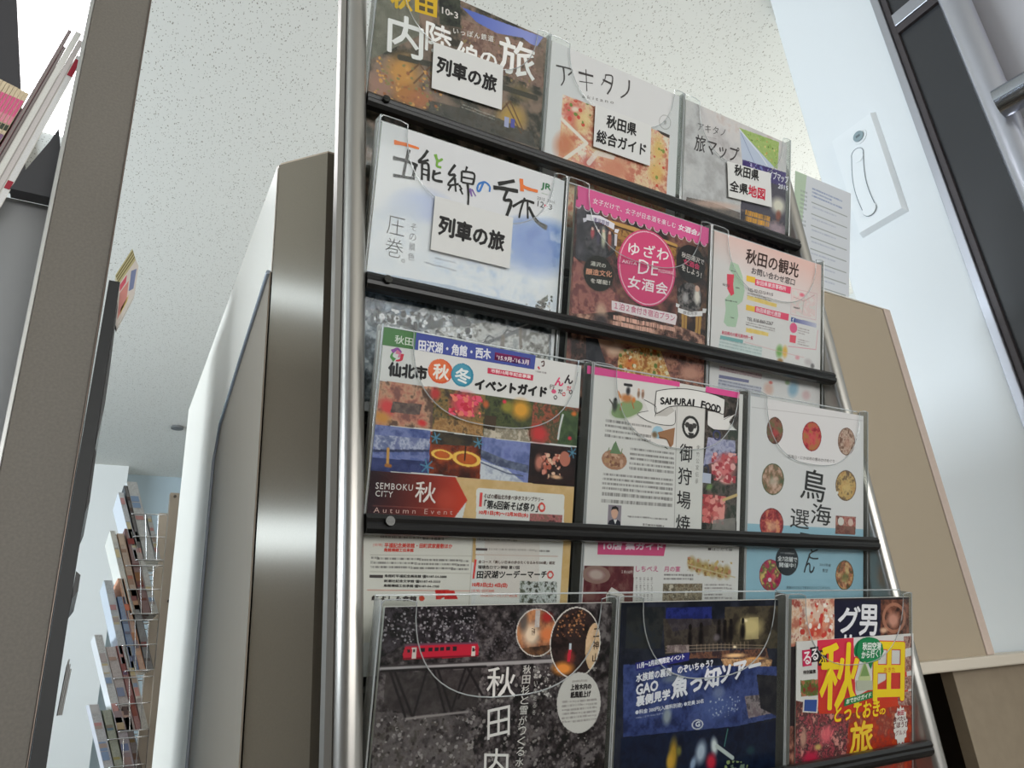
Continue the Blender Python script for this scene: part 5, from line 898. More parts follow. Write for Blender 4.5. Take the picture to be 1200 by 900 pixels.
p.ephoto(c, a, b, [(70, 60, 56), (150, 96, 70), (206, 140, 96)], 18, 200); p.blob((136.3, 25.2), (148.1, 25.6), (136.9, 38.5), (246, 220, 190)); p.blob((152.8, 25.8), (162.0, 26.1), (152.9, 33.5), (226, 130, 80)); p.blob((127.3, 13.5), (133.5, 13.7), (127.7, 26.8), (84, 84, 86), 0.8); p.photo([(139.4, 5.2), (144.1, 5.3), (144.1, 19.7), (139.4, 19.6)], [(190, 180, 176), (222, 214, 206)], 5, 201); p.blob((151.7, 11.2), (159.4, 11.4), (151.7, 17.1), (176, 50, 46)); p.photo([(125.7, 36.5), (160.7, 34.6), (156.5, 43.2), (133.0, 42.1)], [(60, 44, 36), (120, 84, 60)], 5, 202); p.text('天神', (136.4, 26.1), (139.9, 26.3), (136.1, 19.5), (80, 50, 40)); p.ring(c, a, b, (226, 220, 212), 0.02)
c, a, b = (183.9, 34.0), (211.1, 33.9), (185.4, 64.5)
p.ephoto(c, a, b, [(34, 26, 26), (60, 44, 42), (46, 36, 36)], 10, 203); p.spots([(163.7, 10.6), (193.2, 5.2), (192.4, 29.2), (162.6, 28.1)], [(196, 140, 96), (150, 100, 70), (90, 60, 48)], 90, 0.9, 204); p.blob((171.9, 55.6), (186.8, 56.4), (172.0, 63.3), (240, 150, 70)); p.blob((178.6, 46.2), (186.1, 46.6), (178.7, 54.0), (150, 60, 50), 0.8); p.poly([(177.2, 34.5), (179.5, 34.6), (179.4, 40.4), (176.9, 40.3)], (196, 206, 214)); p.poly([(176.2, 39.9), (179.9, 40.1), (178.9, 50.2), (175.9, 50.0)], (206, 50, 70))
m = (p.emask((205.8, 39.6), (216.7, 39.3), (206.8, 61.5)) < 1) & (p.emask(c, a, b) < 1); p.pal(m, [(214, 176, 136), (232, 200, 164)], 12, 205); p.vtext('二神山', (206.1, 20.6), (206.8, 53.6), 6.5, (70, 50, 40), 0.1); p.ring(c, a, b, (226, 220, 212), 0.018)
p.ell((191.4, 85.9), (215.3, 87.4), (192.7, 111.8), (214, 210, 204)); p.text('2016年2月10日', (182.2, 68.2), (198.7, 68.5), (182.2, 65.9), (150, 140, 136)); p.text('上桧木内の', (181.2, 74.7), (203.7, 75.1), (181.0, 69.7), (50, 46, 46), 0.25); p.text('紙風船上げ', (181.6, 81.3), (203.6, 81.8), (181.5, 75.9), (50, 46, 46), 0.25); p.micro((172.5, 83.3), (210.9, 83.9), (174.0, 103.5), 6, (140, 132, 130), 206)
leaflet(p, 'dark snowy forest brochure with a red train on a viaduct, lowest left pocket')

p = sheet('4M', (26, 30, 44))
p.pal(np.ones(p.U.shape), [(20, 24, 34), (34, 38, 52), (46, 50, 62)], 26, 211)
p.photo([(7.5, 3.8), (54.5, 4.6), (51.6, 43.7), (7.4, 41.7)], [(30, 34, 38), (48, 50, 50), (40, 46, 54)], 22, 212)
p.photo([(55.8, 5.6), (117.2, 5.7), (118.0, 23.3), (66.0, 28.4), (56.4, 15.9)], [(22, 30, 84), (40, 50, 120), (30, 38, 96)], 14, 213)
p.photo([(52.6, 15.8), (136.0, 17.9), (137.3, 47.5), (56.9, 49.5)], [(60, 52, 44), (84, 74, 62), (46, 42, 42)], 14, 214, al=0.8)
p.photo([(135.6, 6.0), (223.0, 6.5), (224.2, 51.3), (137.3, 47.5)], [(50, 44, 38), (84, 76, 60), (64, 58, 50)], 18, 215)
p.blob((174.3, 27.0), (198.6, 26.9), (174.8, 41.1), (196, 180, 126)); p.poly([(159.2, 18.5), (185.4, 17.5), (186.7, 39.6), (160.6, 40.2)], (206, 190, 136), 0.6); p.blob((165.2, 20.7), (171.1, 20.8), (165.2, 23.1), (250, 236, 190))
for cx, w_ in (((162.6, 31.6), 5), ((145.2, 32.0), 4.5), ((136.7, 32.7), 4), ((128.2, 32.4), 4), ((103.4, 34.5), 4), ((88.7, 35.8), 3.6)):
    p.blob(cx, (cx[0] + w_ * 1.1, cx[1]), (cx[0], cx[1] + 14), (22, 18, 20)); p.ell((cx[0], cx[1] - 11), (cx[0] + 2.4, cx[1] - 11), (cx[0], cx[1] - 8), (24, 20, 20))
p.blob((125.5, 36.3), (131.7, 36.5), (125.2, 41.1), (120, 112, 116), 0.8)
for y in (0, 12, 24):
    p.line([((57.8, 42.1)[0], (57.8, 42.1)[1] + y * .24), ((131.4, 43.3)[0], (131.4, 43.3)[1] + y * .24), ((196.1, 47.0)[0], (196.1, 47.0)[1] + y * .24)], 0.7, (190, 170, 150), 0.7)
for x in range(14): p.line([((98.4, 41.9)[0] + x * 5.6, (98.4, 41.9)[1]), ((98.8, 51.5)[0] + x * 5.6, (98.8, 51.5)[1])], 0.6, (196, 170, 140), 0.7)
p.photo([(59.0, 41.2), (87.7, 41.5), (88.0, 49.1), (59.4, 47.7)], [(110, 96, 96), (170, 156, 150)], 4, 216); p.photo([(90.7, 49.2), (199.3, 50.2), (202.6, 59.5), (88.3, 54.7)], [(60, 46, 50), (130, 90, 70), (90, 62, 56)], 7, 217)
p.blob((151.9, 55.0), (172.3, 55.4), (152.0, 58.0), (255, 206, 150)); p.blob((181.4, 59.9), (205.8, 60.7), (181.5, 62.7), (246, 180, 110)); p.blob((151.5, 46.5), (155.0, 46.7), (151.6, 48.5), (255, 236, 200)); p.photo([(132.0, 57.0), (208.9, 61.9), (206.1, 72.9), (138.1, 67.0)], [(190, 140, 100), (226, 180, 130), (130, 96, 76)], 6, 218)
p.photo([(6.0, 55.9), (215.3, 69.4), (226.1, 120.9), (157.4, 124.5), (10.0, 120.3)], [(34, 44, 84), (52, 66, 118), (72, 86, 140), (44, 56, 100)], 18, 219, 2.4); p.blob((128.5, 104.8), (162.4, 105.6), (129.3, 123.8), (86, 104, 160), 0.8); p.blob((62.6, 106.6), (70.2, 107.3), (61.9, 117.4), (190, 200, 190), 0.7); p.blob((68.4, 72.3), (86.5, 71.5), (68.1, 77.8), (130, 140, 150), 0.7); p.blob((130.6, 89.7), (141.8, 89.7), (130.4, 97.3), (140, 150, 176), 0.6)
p.photo([(167.9, 96.3), (216.1, 95.9), (216.6, 116.1), (174.5, 118.3)], [(84, 76, 80), (150, 140, 140), (120, 104, 110)], 8, 220); p.photo([(184.9, 75.7), (231.4, 80.6), (229.4, 125.2), (192.1, 110.0)], [(30, 32, 40), (54, 52, 56)], 9, 221); p.spots([(117.0, 92.5), (162.1, 95.9), (157.0, 114.9), (117.9, 113.3)], [(176, 186, 206), (120, 134, 176)], 60, 0.8, 222)
p.grad([(7.7, 120.6), (157.4, 124.5), (227.8, 124.1), (231.1, 308.9), (7.8, 263.6)], (102.3, 124.9), (16, 24, 52), (103.9, 158.2), (20, 30, 50)); p.photo([(7.7, 120.6), (157.4, 124.5), (227.8, 124.1), (231.1, 308.9), (7.8, 263.6)], [(14, 18, 36), (26, 40, 64), (18, 24, 44)], 14, 223, al=0.6)
p.blob((72.1, 143.7), (79.8, 144.5), (71.2, 165.0), (176, 140, 50)); p.blob((68.6, 148.7), (75.0, 149.4), (68.4, 159.4), (206, 160, 60)); p.blob((79.6, 140.0), (84.2, 140.5), (79.4, 146.3), (120, 116, 60)); p.blob((108.5, 144.1), (118.2, 145.1), (106.6, 158.6), (176, 190, 206)); p.blob((126.7, 140.5), (133.4, 141.2), (127.8, 151.8), (214, 222, 222)); p.blob((123.0, 155.0), (132.3, 156.0), (123.0, 166.1), (206, 44, 66)); p.line([(130.0, 140.8), (152.9, 154.6)], 4, (190, 200, 196)); p.line([(144.7, 126.2), (140.6, 141.9)], 1.2, (84, 140, 130)); p.blob((98.4, 153.9), (103.7, 154.6), (96.2, 162.8), (150, 170, 196)); p.spots([(141.7, 155.3), (176.1, 161.1), (173.4, 168.5), (142.1, 164.7)], [(150, 170, 110), (120, 140, 120)], 20, 1.8, 224); p.blob((178.6, 149.8), (187.4, 150.8), (178.2, 155.6), (40, 70, 76), 0.8)
p.flat([(20.2, 55.2), (88.5, 48.7), (88.4, 56.6), (21.6, 62.5)], (44, 46, 122)); p.text('11月〜2月期間限定イベント', (23.0, 60.8), (82.0, 54.8), (22.7, 55.7), (232, 232, 240), 0.25)
WT = (232, 232, 238)
p.text('水族館の裏側、のぞいちゃう？', (22.2, 72.9), (120.7, 64.5), (22.3, 65.4), WT, 0.3); p.text('GAO', (22.9, 84.4), (49.2, 81.6), (22.9, 75.4), WT, 0.5); p.text('裏側見学', (23.6, 94.7), (64.8, 90.8), (23.7, 85.5), WT, 0.45)
p.text('魚っ知', (67.3, 91.0), (129.2, 83.4), (67.8, 71.9), WT, 0.9); p.text('ツアー', (129.7, 81.2), (190.9, 74.0), (128.4, 64.9), WT, 0.9)
p.text('●料金 300円(入館料別途) ●定員 20名', (23.1, 102.4), (109.6, 98.7), (23.0, 97.8), (214, 216, 226), 0.15); p.micro((23.7, 104.1), (57.3, 102.9), (24.1, 106.8), 1, (190, 194, 206), 225)
p.ring((102.8, 117.9), (109.7, 118.0), (103.2, 122.1), (206, 210, 216), 0.12); p.text('G', (99.9, 119.5), (105.8, 119.7), (100.0, 115.1), (214, 218, 222), 0.4)
leaflet(p, 'dark blue aquarium tour leaflet with slanted white lettering, lowest middle pocket', 0.28)

p = sheet('4R', (44, 36, 40))
p.photo([(-4.8, -0.4), (73.3, 0.5), (73.9, 46.7), (-3.6, 50.2)], [(196, 120, 100), (226, 180, 150), (240, 220, 200), (170, 80, 70)], 12, 231, 2.6); p.blob((42.6, 20.7), (66.2, 21.2), (43.0, 45.5), (226, 196, 176)); p.blob((41.1, 34.2), (60.9, 34.8), (40.5, 45.4), (206, 84, 64)); p.blob((26.5, 13.5), (37.1, 13.7), (26.7, 20.3), (236, 226, 214)); p.spots([(12.4, 4.3), (69.7, 5.1), (70.2, 44.3), (13.2, 42.1)], [(246, 236, 226), (206, 70, 60), (226, 150, 120)], 60, 2.4, 232)
p.poly([(72.6, 1.7), (159.4, 2.8), (157.4, 216.0), (74.4, 205.0)], (28, 28, 52)); p.photo([(159.4, 2.8), (234.4, 2.5), (226.9, 225.2), (157.4, 216.0)], [(52, 32, 28), (110, 66, 50), (150, 96, 76)], 9, 233, 2.6); p.blob((184.3, 26.6), (201.3, 27.0), (184.2, 38.9), (206, 150, 130)); p.ring((186.4, 24.2), (207.7, 24.7), (186.3, 40.2), (176, 120, 96), 0.12); p.blob((165.5, 38.2), (175.8, 38.6), (165.5, 42.6), (222, 180, 150))
p.photo([(-1.5, 132.1), (234.4, 154.2), (232.3, 296.1), (-4.9, 255.8)], [(60, 36, 34), (130, 80, 70), (190, 130, 110)], 12, 234)
p.text('グ', (79.4, 37.7), (119.4, 39.1), (79.8, 8.8), (236, 236, 240), 0.9); p.text('男', (117.9, 41.9), (151.2, 43.1), (119.3, 7.8), (236, 236, 240), 0.9); p.text('ル', (83.2, 49.4), (115.6, 50.7), (83.9, 40.7), (236, 236, 240), 0.6); p.text('鹿', (119.6, 72.0), (152.0, 73.7), (120.6, 45.0), (236, 236, 240), 0.6)
leaflet(p, 'food leaflet with white characters on navy, behind the guidebook in the lowest right pocket')
GUIDE, GUIDE_V, GUIDE_W = ((0.69157, 0.56584, 1.11601), (0.99998, -0.00165, 0.00566)), (0.00589, 0.28066, -0.95979), 216.28
tl_, tr_ = GUIDE
p = Print(tl_, tr_, GUIDE_V, GUIDE_W, 182.0, (232, 228, 224))
p.photo([(-24.6, 55.6), (36.6, 69.3), (69.0, 81.1), (69.8, 224.7), (-27.7, 207.5)], [(96, 50, 46), (150, 84, 76), (60, 40, 44), (206, 140, 120)], 9, 241, 2.8); p.grad([(34.4, -4.0), (98.6, -0.1), (102.5, 65.9), (157.7, 51.5), (199.7, 30.1), (214.6, 156.7), (69.3, 138.5), (36.7, 73.7)], (118.0, 6.6), (226, 60, 84), (121.7, 99.7), (224, 70, 30))
p.photo([(69.0, 83.3), (211.7, 82.1), (212.8, 249.9), (66.2, 224.0)], [(214, 84, 40), (190, 60, 44), (150, 70, 60), (206, 120, 90)], 10, 242, 2.4); p.photo([(5.7, 75.3), (91.2, 83.1), (83.9, 140.3), (-3.4, 129.3)], [(110, 56, 56), (196, 90, 100), (60, 44, 46), (226, 150, 140)], 8, 243, 2.8)
p.blob((51.1, 101.4), (65.5, 102.9), (47.7, 114.1), (236, 110, 120)); p.stroke([(52.9, 102.7), (54.6, 93.0)], 2.5, 1.5, (236, 120, 124)); p.stroke([(48.3, 102.2), (44.6, 93.1)], 2.5, 1.5, (236, 120, 124)); p.stroke([(58.3, 104.3), (62.5, 97.1)], 2.5, 1.5, (236, 120, 124)); p.blob((25.1, 122.3), (42.5, 124.3), (23.5, 130.6), (206, 50, 80)); p.blob((37.1, 112.9), (44.8, 113.8), (36.5, 117.2), (214, 180, 110)); p.blob((12.9, 101.7), (19.7, 102.4), (11.4, 114.3), (196, 150, 130))
YL = (246, 214, 40)
p.text('秋', (38.8, 73.9), (107.1, 77.7), (41.6, 3.0), YL, 1.3, outline=(222, 44, 70), ow=3.0); p.text('田', (135.1, 72.1), (193.9, 75.8), (137.8, 7.1), YL, 1.6, outline=(222, 44, 70), ow=2.6); p.text('あきた', (154.5, 41.8), (176.7, 42.7), (155.0, 36.6), (226, 130, 50), 0.2, lift=0.6)
for q, c, ch, f in (([(8.7, 9.4), (23.6, 8.9), (24.9, 26.2), (10.0, 26.6)], (206, 44, 90), 'る', (250, 240, 240)), ([(21.8, 7.0), (35.9, 6.4), (37.2, 22.5), (23.1, 23.0)], (40, 36, 40), 'る', (250, 240, 240)), ([(34.6, 11.2), (49.6, 10.2), (51.2, 26.9), (36.2, 27.4)], (40, 36, 40), 'ぶ', YL)):
    p.flat(q, c, 0.5); (x0, y0), (x1, y1) = q[3], q[2]
    p.text(ch, (x0 + 1.4, y0 - 2), (x1 - 1.4, y1 - 2), (q[0][0] + 1.4, q[0][1] + 2), f, 0.35, lift=0.7)
p.text('特別編集', (11.2, 35.0), (32.0, 35.1), (11.4, 30.7), (60, 50, 50), 0.15)
p.ell((127.0, 15.3), (154.8, 15.5), (128.2, 30.2), (30, 130, 76)); p.flat([(121.9, 25.6), (135.7, 27.6), (130.5, 36.7)], (30, 130, 76), 0.45); p.ell((127.0, 15.3), (153.1, 15.4), (128.2, 29.3), (32, 134, 80))
m_ = [(102.9, 16.4), (107.1, 4.9), (122.0, 1.6), (141.9, 3.0), (152.0, 9.4), (154.7, 17.9), (147.8, 26.6), (131.7, 29.9), (114.1, 27.0), (105.6, 22.3)]; p.flat(m_, (32, 134, 80), 0.75)
p.text('秋田空港', (114.1, 14.6), (149.1, 15.7), (114.5, 6.0), (236, 244, 236), 0.3, lift=0.95); p.text('から行く！', (112.1, 23.9), (148.2, 23.8), (112.5, 15.7), (236, 244, 236), 0.3, lift=0.95)
p.flat([(107.1, 45.6), (118.8, 25.4), (129.7, 46.0), (128.0, 59.9), (106.3, 59.4)], (196, 206, 150), 0.5); p.flat([(110.2, 43.5), (118.7, 27.8), (127.3, 44.2)], (130, 160, 96), 0.6); p.flat([(102.5, 47.6), (133.6, 49.8), (133.6, 60.3), (104.4, 59.2)], (186, 190, 170), 0.55)
p.flat([(81.8, 66.0), (132.8, 61.4), (133.5, 68.9), (80.7, 74.1)], (40, 130, 74), 0.8); p.text('おでかけガイド', (84.4, 71.7), (129.6, 67.7), (84.8, 66.7), (236, 244, 226), 0.25, lift=0.95)
p.text('とっておき', (63.9, 89.5), (145.3, 90.0), (66.0, 71.9), YL, 0.6, outline=(206, 50, 30), ow=1.6); p.text('の', (146.1, 89.1), (157.4, 89.2), (146.9, 82.6), YL, 0.4, outline=(206, 50, 30), ow=1.2)
p.text('旅', (91.3, 127.5), (132.4, 128.2), (92.7, 93.2), (246, 206, 60), 1.0, outline=(196, 60, 30), ow=2.0)
p.photo([(6.8, 40.8), (36.3, 41.6), (37.2, 58.9), (8.1, 57.8)], [(150, 60, 50), (84, 130, 60), (196, 120, 90)], 7, 244); p.flat([(11.5, 59.8), (36.5, 61.9), (35.3, 77.1), (10.7, 74.0)], (226, 222, 216), 0.3); p.flat([(13.6, 61.3), (34.4, 63.0), (33.2, 75.6), (12.8, 72.9)], (56, 84, 150), 0.4)
for i, q in enumerate(([(195.9, 2.9), (213.2, 2.4), (213.8, 16.0), (197.8, 17.7)], [(197.6, 27.5), (214.5, 26.0), (214.2, 43.2), (199.5, 44.7)], [(186.7, 51.1), (212.3, 49.2), (212.9, 65.2), (189.0, 65.8)], [(182.3, 67.6), (211.1, 67.5), (211.7, 84.5), (184.2, 82.1)])):
    p.photo(q, [(110, 60, 56), (214, 180, 166), (150, 96, 90)], 4, 245 + i, 3)
st = []
for k in range(28):
    r_ = 1.0 if k % 2 else 0.84; c_ = (187.6, 105.1); st.append((c_[0] + 14.5 * r_ * math.cos(2 * math.pi * k / 28), c_[1] + 23 * r_ * math.sin(2 * math.pi * k / 28)))
p.flat(st, (232, 226, 220), 0.5); p.text('秋田', (180.3, 93.7), (193.6, 93.7), (180.7, 87.8), (190, 60, 80), 0.2, lift=0.7); p.text('食べたい！', (172.7, 100.1), (202.0, 100.5), (173.2, 94.2), (120, 60, 60), 0.2, lift=0.7); p.text('ごほうび', (171.0, 107.4), (203.6, 107.8), (171.5, 100.4), (120, 60, 60), 0.2, lift=0.7); p.text('グルメ', (176.7, 115.8), (196.7, 116.2), (177.1, 109.9), (160, 110, 110), 0.1, lift=0.7)
t = thing('guidebook', p.W3(p.W / 2, p.H, 0), 'white red and yellow guidebook with huge yellow title, in the lowest right pocket', 'book')
p.build(t, 0.3, 1.0)
# ------------------------------------------------------------------ things around the rack
def part(mb, name, m, par, smooth=None):
    """Part in world coordinates under thing par."""
    o = mb.done(name, m, par, smooth=smooth)
    o.matrix_parent_inverse = Matrix.Translation(par.location).inverted()
    return o
# tall cabinet with a chamfered corner behind the rack
cab = thing('steel_cabinet', (0.36, 1.15, 0), 'tall glossy grey metal cabinet with a chamfered corner behind the left rack post', 'cabinet')
CT = E(0.612)
CABM = mat('satin_brown_grey_metal', (146, 137, 122), 0.12, 0.5, 0.6, var=(600, 0.03))
CABW = mat('cream_side_panel', (238, 233, 222), 0.35, 0.0, 0.5)
CBX = lambda y: 0.152 + (y - 0.748) * 0.02605
def cab_poly(i):
    return [(0.199 + i * .4, 0.70 + i), (0.60 - i, 0.70 + i), (0.60 - i, 1.65 - i), (0.1755 + i, 1.65 - i), (0.152 + i, 0.748 + i * .4)]
part(MB().prism(cab_poly(0.001), 0.06, CT - 0.004, 'z'), 'body', CABM, cab)
def side(pts, name, m, d):
    bm = bmesh.new()
    A = [bm.verts.new((CBX(y) - d, y, E(z))) for y, z in pts]; B = [bm.verts.new((CBX(y) + 0.0004, y, E(z))) for y, z in pts]
    fs = [bm.faces.new(A), bm.faces.new(B[::-1])]
    for k in range(len(pts)): fs.append(bm.faces.new((A[k], B[k], B[(k + 1) % len(pts)], A[(k + 1) % len(pts)])))
    bmesh.ops.recalc_face_normals(bm, faces=fs)
    mb = MB(); mb.bm.free(); mb.bm = bm
    return part(mb, name, m, cab)
SB = [(0.7495, 0.455), (1.06, 0.375), (1.10, 0.33), (1.10, -1.03)]
side([(0.7485, CT - EYE - 0.0045), (1.648, CT - EYE - 0.0045), (1.648, -1.03), (0.7485, -1.03)], 'side_panel', CABW, 0.0006)
side([(0.7485, 0.455)] + SB[1:] + [(0.7485, -1.03)], 'side_flange', mat('brown_grey_flange', (140, 130, 116), 0.45, 0.1, 0.3), 0.0022)
part(MB().tube([(CBX(y) - 0.003, y, E(z)) for y, z in SB[:1] + [(0.9, 0.418)] + SB[1:]], 0.003, 8), 'flange_edge', mat('bluish_flange_edge', (186, 198, 214), 0.25, 0.6), cab, 60)
part(MB().prism(cab_poly(0.003), CT - 0.004, CT, 'z'), 'top_plate', mat('cabinet_top_edge', (206, 188, 168), 0.5, 0.2), cab)
part(MB().prism(cab_poly(0.02), 0.0, 0.06, 'z'), 'plinth', BLACK, cab)

# information counter and its beige screen on the right
cnt = thing('information_counter', (1.45, 0.95, E(-0.043)), 'white counter board running out of frame on the lower right', 'counter')
part(MB().box(1.0, XW - 0.01, 0.80, 1.076, E(-0.043), E(-0.023), 0.003), 'board', mat('counter_laminate', (218, 208, 192), 0.45), cnt)
part(MB().box(1.43, XW - 0.02, 0.835, 0.86, 0.0, E(-0.043), 0.001), 'front_panel', mat('counter_panel', (150, 136, 116), 0.6, var=(40, 0.05)), cnt)
part(MB().box(1.0, 1.88, 1.03, 1.055, 0.0, E(-0.043)), 'recess_panel', mat('counter_recess', (98, 82, 66), 0.7, var=(30, 0.06)), cnt)
scr = thing('counter_screen', (1.35, 0.87, E(-0.023)), 'beige upright screen panel standing on the white counter', 'partition')
ST = E(0.768)
part(MB().box(1.10, 1.606, 0.86, 0.885, E(-0.023), ST - 0.004), 'panel', mat('beige_screen_cloth', (174, 160, 139), 0.8, bump=(700, 0.1)), scr)
part(MB().box(1.609, 1.636, 0.858, 0.886, E(-0.023), ST, 0.002), 'edge_strip', mat('pinkish_edge_strip', (206, 188, 176), 0.5), scr)
part(MB().box(1.10, 1.6085, 0.858, 0.887, ST - 0.0035, ST, 0.001), 'top_trim', mat('pale_top_trim', (222, 218, 208), 0.4), scr)

# printed notice leaning forward out of the gap behind the screen
def notice():
    u = Vector((1, 0, 0)); tl = Vector((1.312, 0.803, E(1.036)))
    v = Vector((0, 0.093, -0.30)).normalized()
    p = Print(tl, u, v, 203.0, 330.0, (226, 230, 236))
    p.poly([(0, 0), (40, 0), (8, 330), (0, 330)], (176, 206, 160), 0.6)
    for k in range(9):
        y = 60 + k * 28
        p.line([(60, y), (190, y + 2)], 2.4, (122, 130, 124), 0.6); p.micro((62, y + 8), (150, y + 9), (62, y + 16), 1, (150, 160, 186), 300 + k, 0.4)
    p.micro((60, 24), (170, 26), (60, 50), 3, (110, 130, 176), 299, 0.6); p.micro((20, 40), (44, 40), (16, 180), 14, (140, 150, 150), 298, 0.5)
    t = thing('printed_notice', p.W3(100, 330, 0), 'white printed notice sheet standing behind the right rack post, above the beige screen', 'notice')
    p.build(t, 0.5, 0.6, 'sheet', 0.05)
notice()

# flush handle plate on the white wall
pt = thing('wall_plate', (XW, 0.936, E(1.32)), 'white rectangular flush plate with grey round keyhole on the white wall', 'lock plate')
PLW = mat('white_moulded_plastic', (236, 240, 242), 0.35)
def slot(y, z, ry, n=24, a0=0, a1=2 * math.pi):
    return [(y + ry * math.cos(a0 + (a1 - a0) * k / n), z + ry * math.sin(a0 + (a1 - a0) * k / n)) for k in range(n + 1)]
def quad_plate():
    bm = bmesh.new()
    y0, y1, z0, z1 = 0.864, 1.0115, E(1.141), E(1.500)
    o = [(y0, z0), (y1, z0), (y1, z1), (y0, z1)]; i = [(y0 + 0.009, z0 + 0.012), (y1 - 0.003, z0 + 0.012), (y1 - 0.003, z1 - 0.004), (y0 + 0.009, z1 - 0.004)]
    A = [bm.verts.new((XW - 0.0005, *p)) for p in o]; B = [bm.verts.new((XW - 0.016, *p)) for p in i]
    for k in range(4): bm.faces.new((A[k], A[(k + 1) % 4], B[(k + 1) % 4], B[k]))
    bm.faces.new(B); bm.faces.new(A[::-1]); bmesh.ops.recalc_face_normals(bm, faces=bm.faces)
    me = bpy.data.meshes.new('plate'); bm.to_mesh(me); bm.free(); return me
o = link('plate', quad_plate(), PLW, pt); o.matrix_parent_inverse = Matrix.Translation(pt.location).inverted()
HX = XW - 0.0165
part(MB().tube([(HX + 0.002, 0.924, E(1.447)), (HX - 0.002, 0.924, E(1.447))], 0.024, 28), 'keyhole_collar', PLW, pt, 40)
kh = part(MB().tube([(HX - 0.0025, 0.924, E(1.447)), (HX - 0.006, 0.924, E(1.447))], 0.0165, 24), 'keyhole', mat('grey_keyhole', (142, 160, 166), 0.4), pt, 40)
MB().box(HX - 0.0068, HX - 0.006, 0.918, 0.931, E(1.444), E(1.451)).done('key_slot', mat('key_slot_grey', (96, 108, 112), 0.5), kh)
lever = []
for k in range(13):
    t = k / 12; lever.append((0.947 + 0.0 * t - 0.010 * math.sin(math.pi * t), 0))
hp = []
P0, P1 = (0.944, E(1.395)), (0.958, E(1.205))
N = 14
for k in range(N + 1):
    t = k / N; hp.append((P0[0] + (P1[0] - P0[0]) * t + 0.012 * math.sin(math.pi * t) + 0.020, P0[1] + (P1[1] - P0[1]) * t))
for k in range(9):
    a = math.pi * k / 8; hp.append((P1[0] + 0.022 * math.cos(a), P1[1] - 0.022 * math.sin(a)))
for k in range(N + 1):
    t = 1 - k / N; hp.append((P0[0] + (P1[0] - P0[0]) * t + 0.012 * math.sin(math.pi * t) - 0.020, P0[1] + (P1[1] - P0[1]) * t))
for k in range(1, 8):
    a = math.pi * k / 8; hp.append((P0[0] - 0.020 * math.cos(a), P0[1] + 0.020 * math.sin(a)))
part(MB().prism(hp, HX + 0.001, HX - 0.0015, 'x'), 'lever', PLW, pt)
part(MB().tube([(HX - 0.0005 + q[2], q[0], q[1]) for q in [(a, b, -0.0015) for a, b in hp]], 0.0009, 6, True), 'lever_seam', mat('seam_shadow_grey', (120, 130, 140), 0.6), pt)
part(MB().tube([(HX - 0.0015, 0.958, E(1.205)), (HX - 0.005, 0.958, E(1.205))], 0.021, 26), 'push_button', PLW, pt, 40)
part(MB().tube([(HX - 0.0015, 0.944, E(1.385)), (HX - 0.0035, 0.944, E(1.385))], 0.017, 24), 'finger_dimple', PLW, pt, 40)

# magazine stand at the left edge
ls = thing('magazine_stand', (-0.06, 1.15, 0), 'grey speckled magazine stand upright with a silver edge at the left', 'rack')
SPK = mat('speckled_grey_laminate', (122, 116, 108), 0.55, 0.0, var=(260, 0.10))
part(MB().box(-0.0975, -0.0168, 1.10, 1.118, 0, E(1.9)), 'end_panel', SPK, ls)
part(MB().box(-0.1035, -0.0978, 1.094, 1.12, 0, E(1.9), 0.001), 'silver_edge', mat('silver_edge_trim', (206, 206, 204), 0.3, 0.8), ls)
part(MB().box(-0.0166, -0.0142, 1.096, 1.12, 0, E(1.9), 0.0008), 'copper_edge', mat('coppery_edge_trim', (120, 108, 100), 0.35, 0.7), ls)
part(MB().prism([(-0.0138, E(-1.0)), (0.0085, E(-1.0)), (0.0030, E(0.10)), (0.0036, E(0.597)), (-0.0112, E(0.597)), (-0.0138, E(0.3))], 1.098, 1.35, 'y'), 'black_side_board', mat('matt_black_board', (34, 35, 37), 0.5), ls)
part(MB().prism([(0.0038, E(0.565)), (0.0052, E(0.555)), (0.0075, E(0.45)), (0.0078, E(0.40)), (0.0040, E(0.34)), (0.0038, E(0.37))], 1.099, 1.33, 'y'), 'side_pocket', mat('smoky_pocket', (78, 79, 80), 0.3), ls)
part(MB().prism([(0.0036, E(0.335)), (0.0062, E(0.33)), (0.0072, E(0.26)), (0.0036, E(0.245))], 1.099, 1.33, 'y'), 'side_pocket', mat('black_pocket', (28, 28, 30), 0.4), ls)
part(MB().prism([(0.0036, E(0.170)), (0.0092, E(0.165)), (0.0092, E(0.145)), (0.0036, E(0.135))], 1.099, 1.33, 'y'), 'pocket_clip', MATS['black_pocket'], ls)
part(MB().prism([(-0.158, E(0.736)), (-0.105, E(0.736)), (-0.105, E(0.825)), (-0.1135, E(0.868)), (-0.121, E(0.84))], 1.125, 1.15, 'y'), 'tray', mat('dark_grey_tray', (62, 62, 66), 0.5), ls)
part(MB().box(-0.32, -0.104, 1.165, 1.18, 0.02, E(0.745)), 'grey_back_panel', mat('mid_grey_panel', (150, 152, 154), 0.45, 0.1), ls)
def spin(t, ang=D2R(16), pivot=Vector((-0.165, 1.126, 0))):
    R = Matrix.Rotation(ang, 4, 'Z'); d = t.location - Vector((pivot.x, pivot.y, 0))
    t.location = R @ Vector((d.x, d.y, 0)) + Vector((pivot.x, pivot.y, t.location.z)); t.rotation_euler = (0, 0, ang)
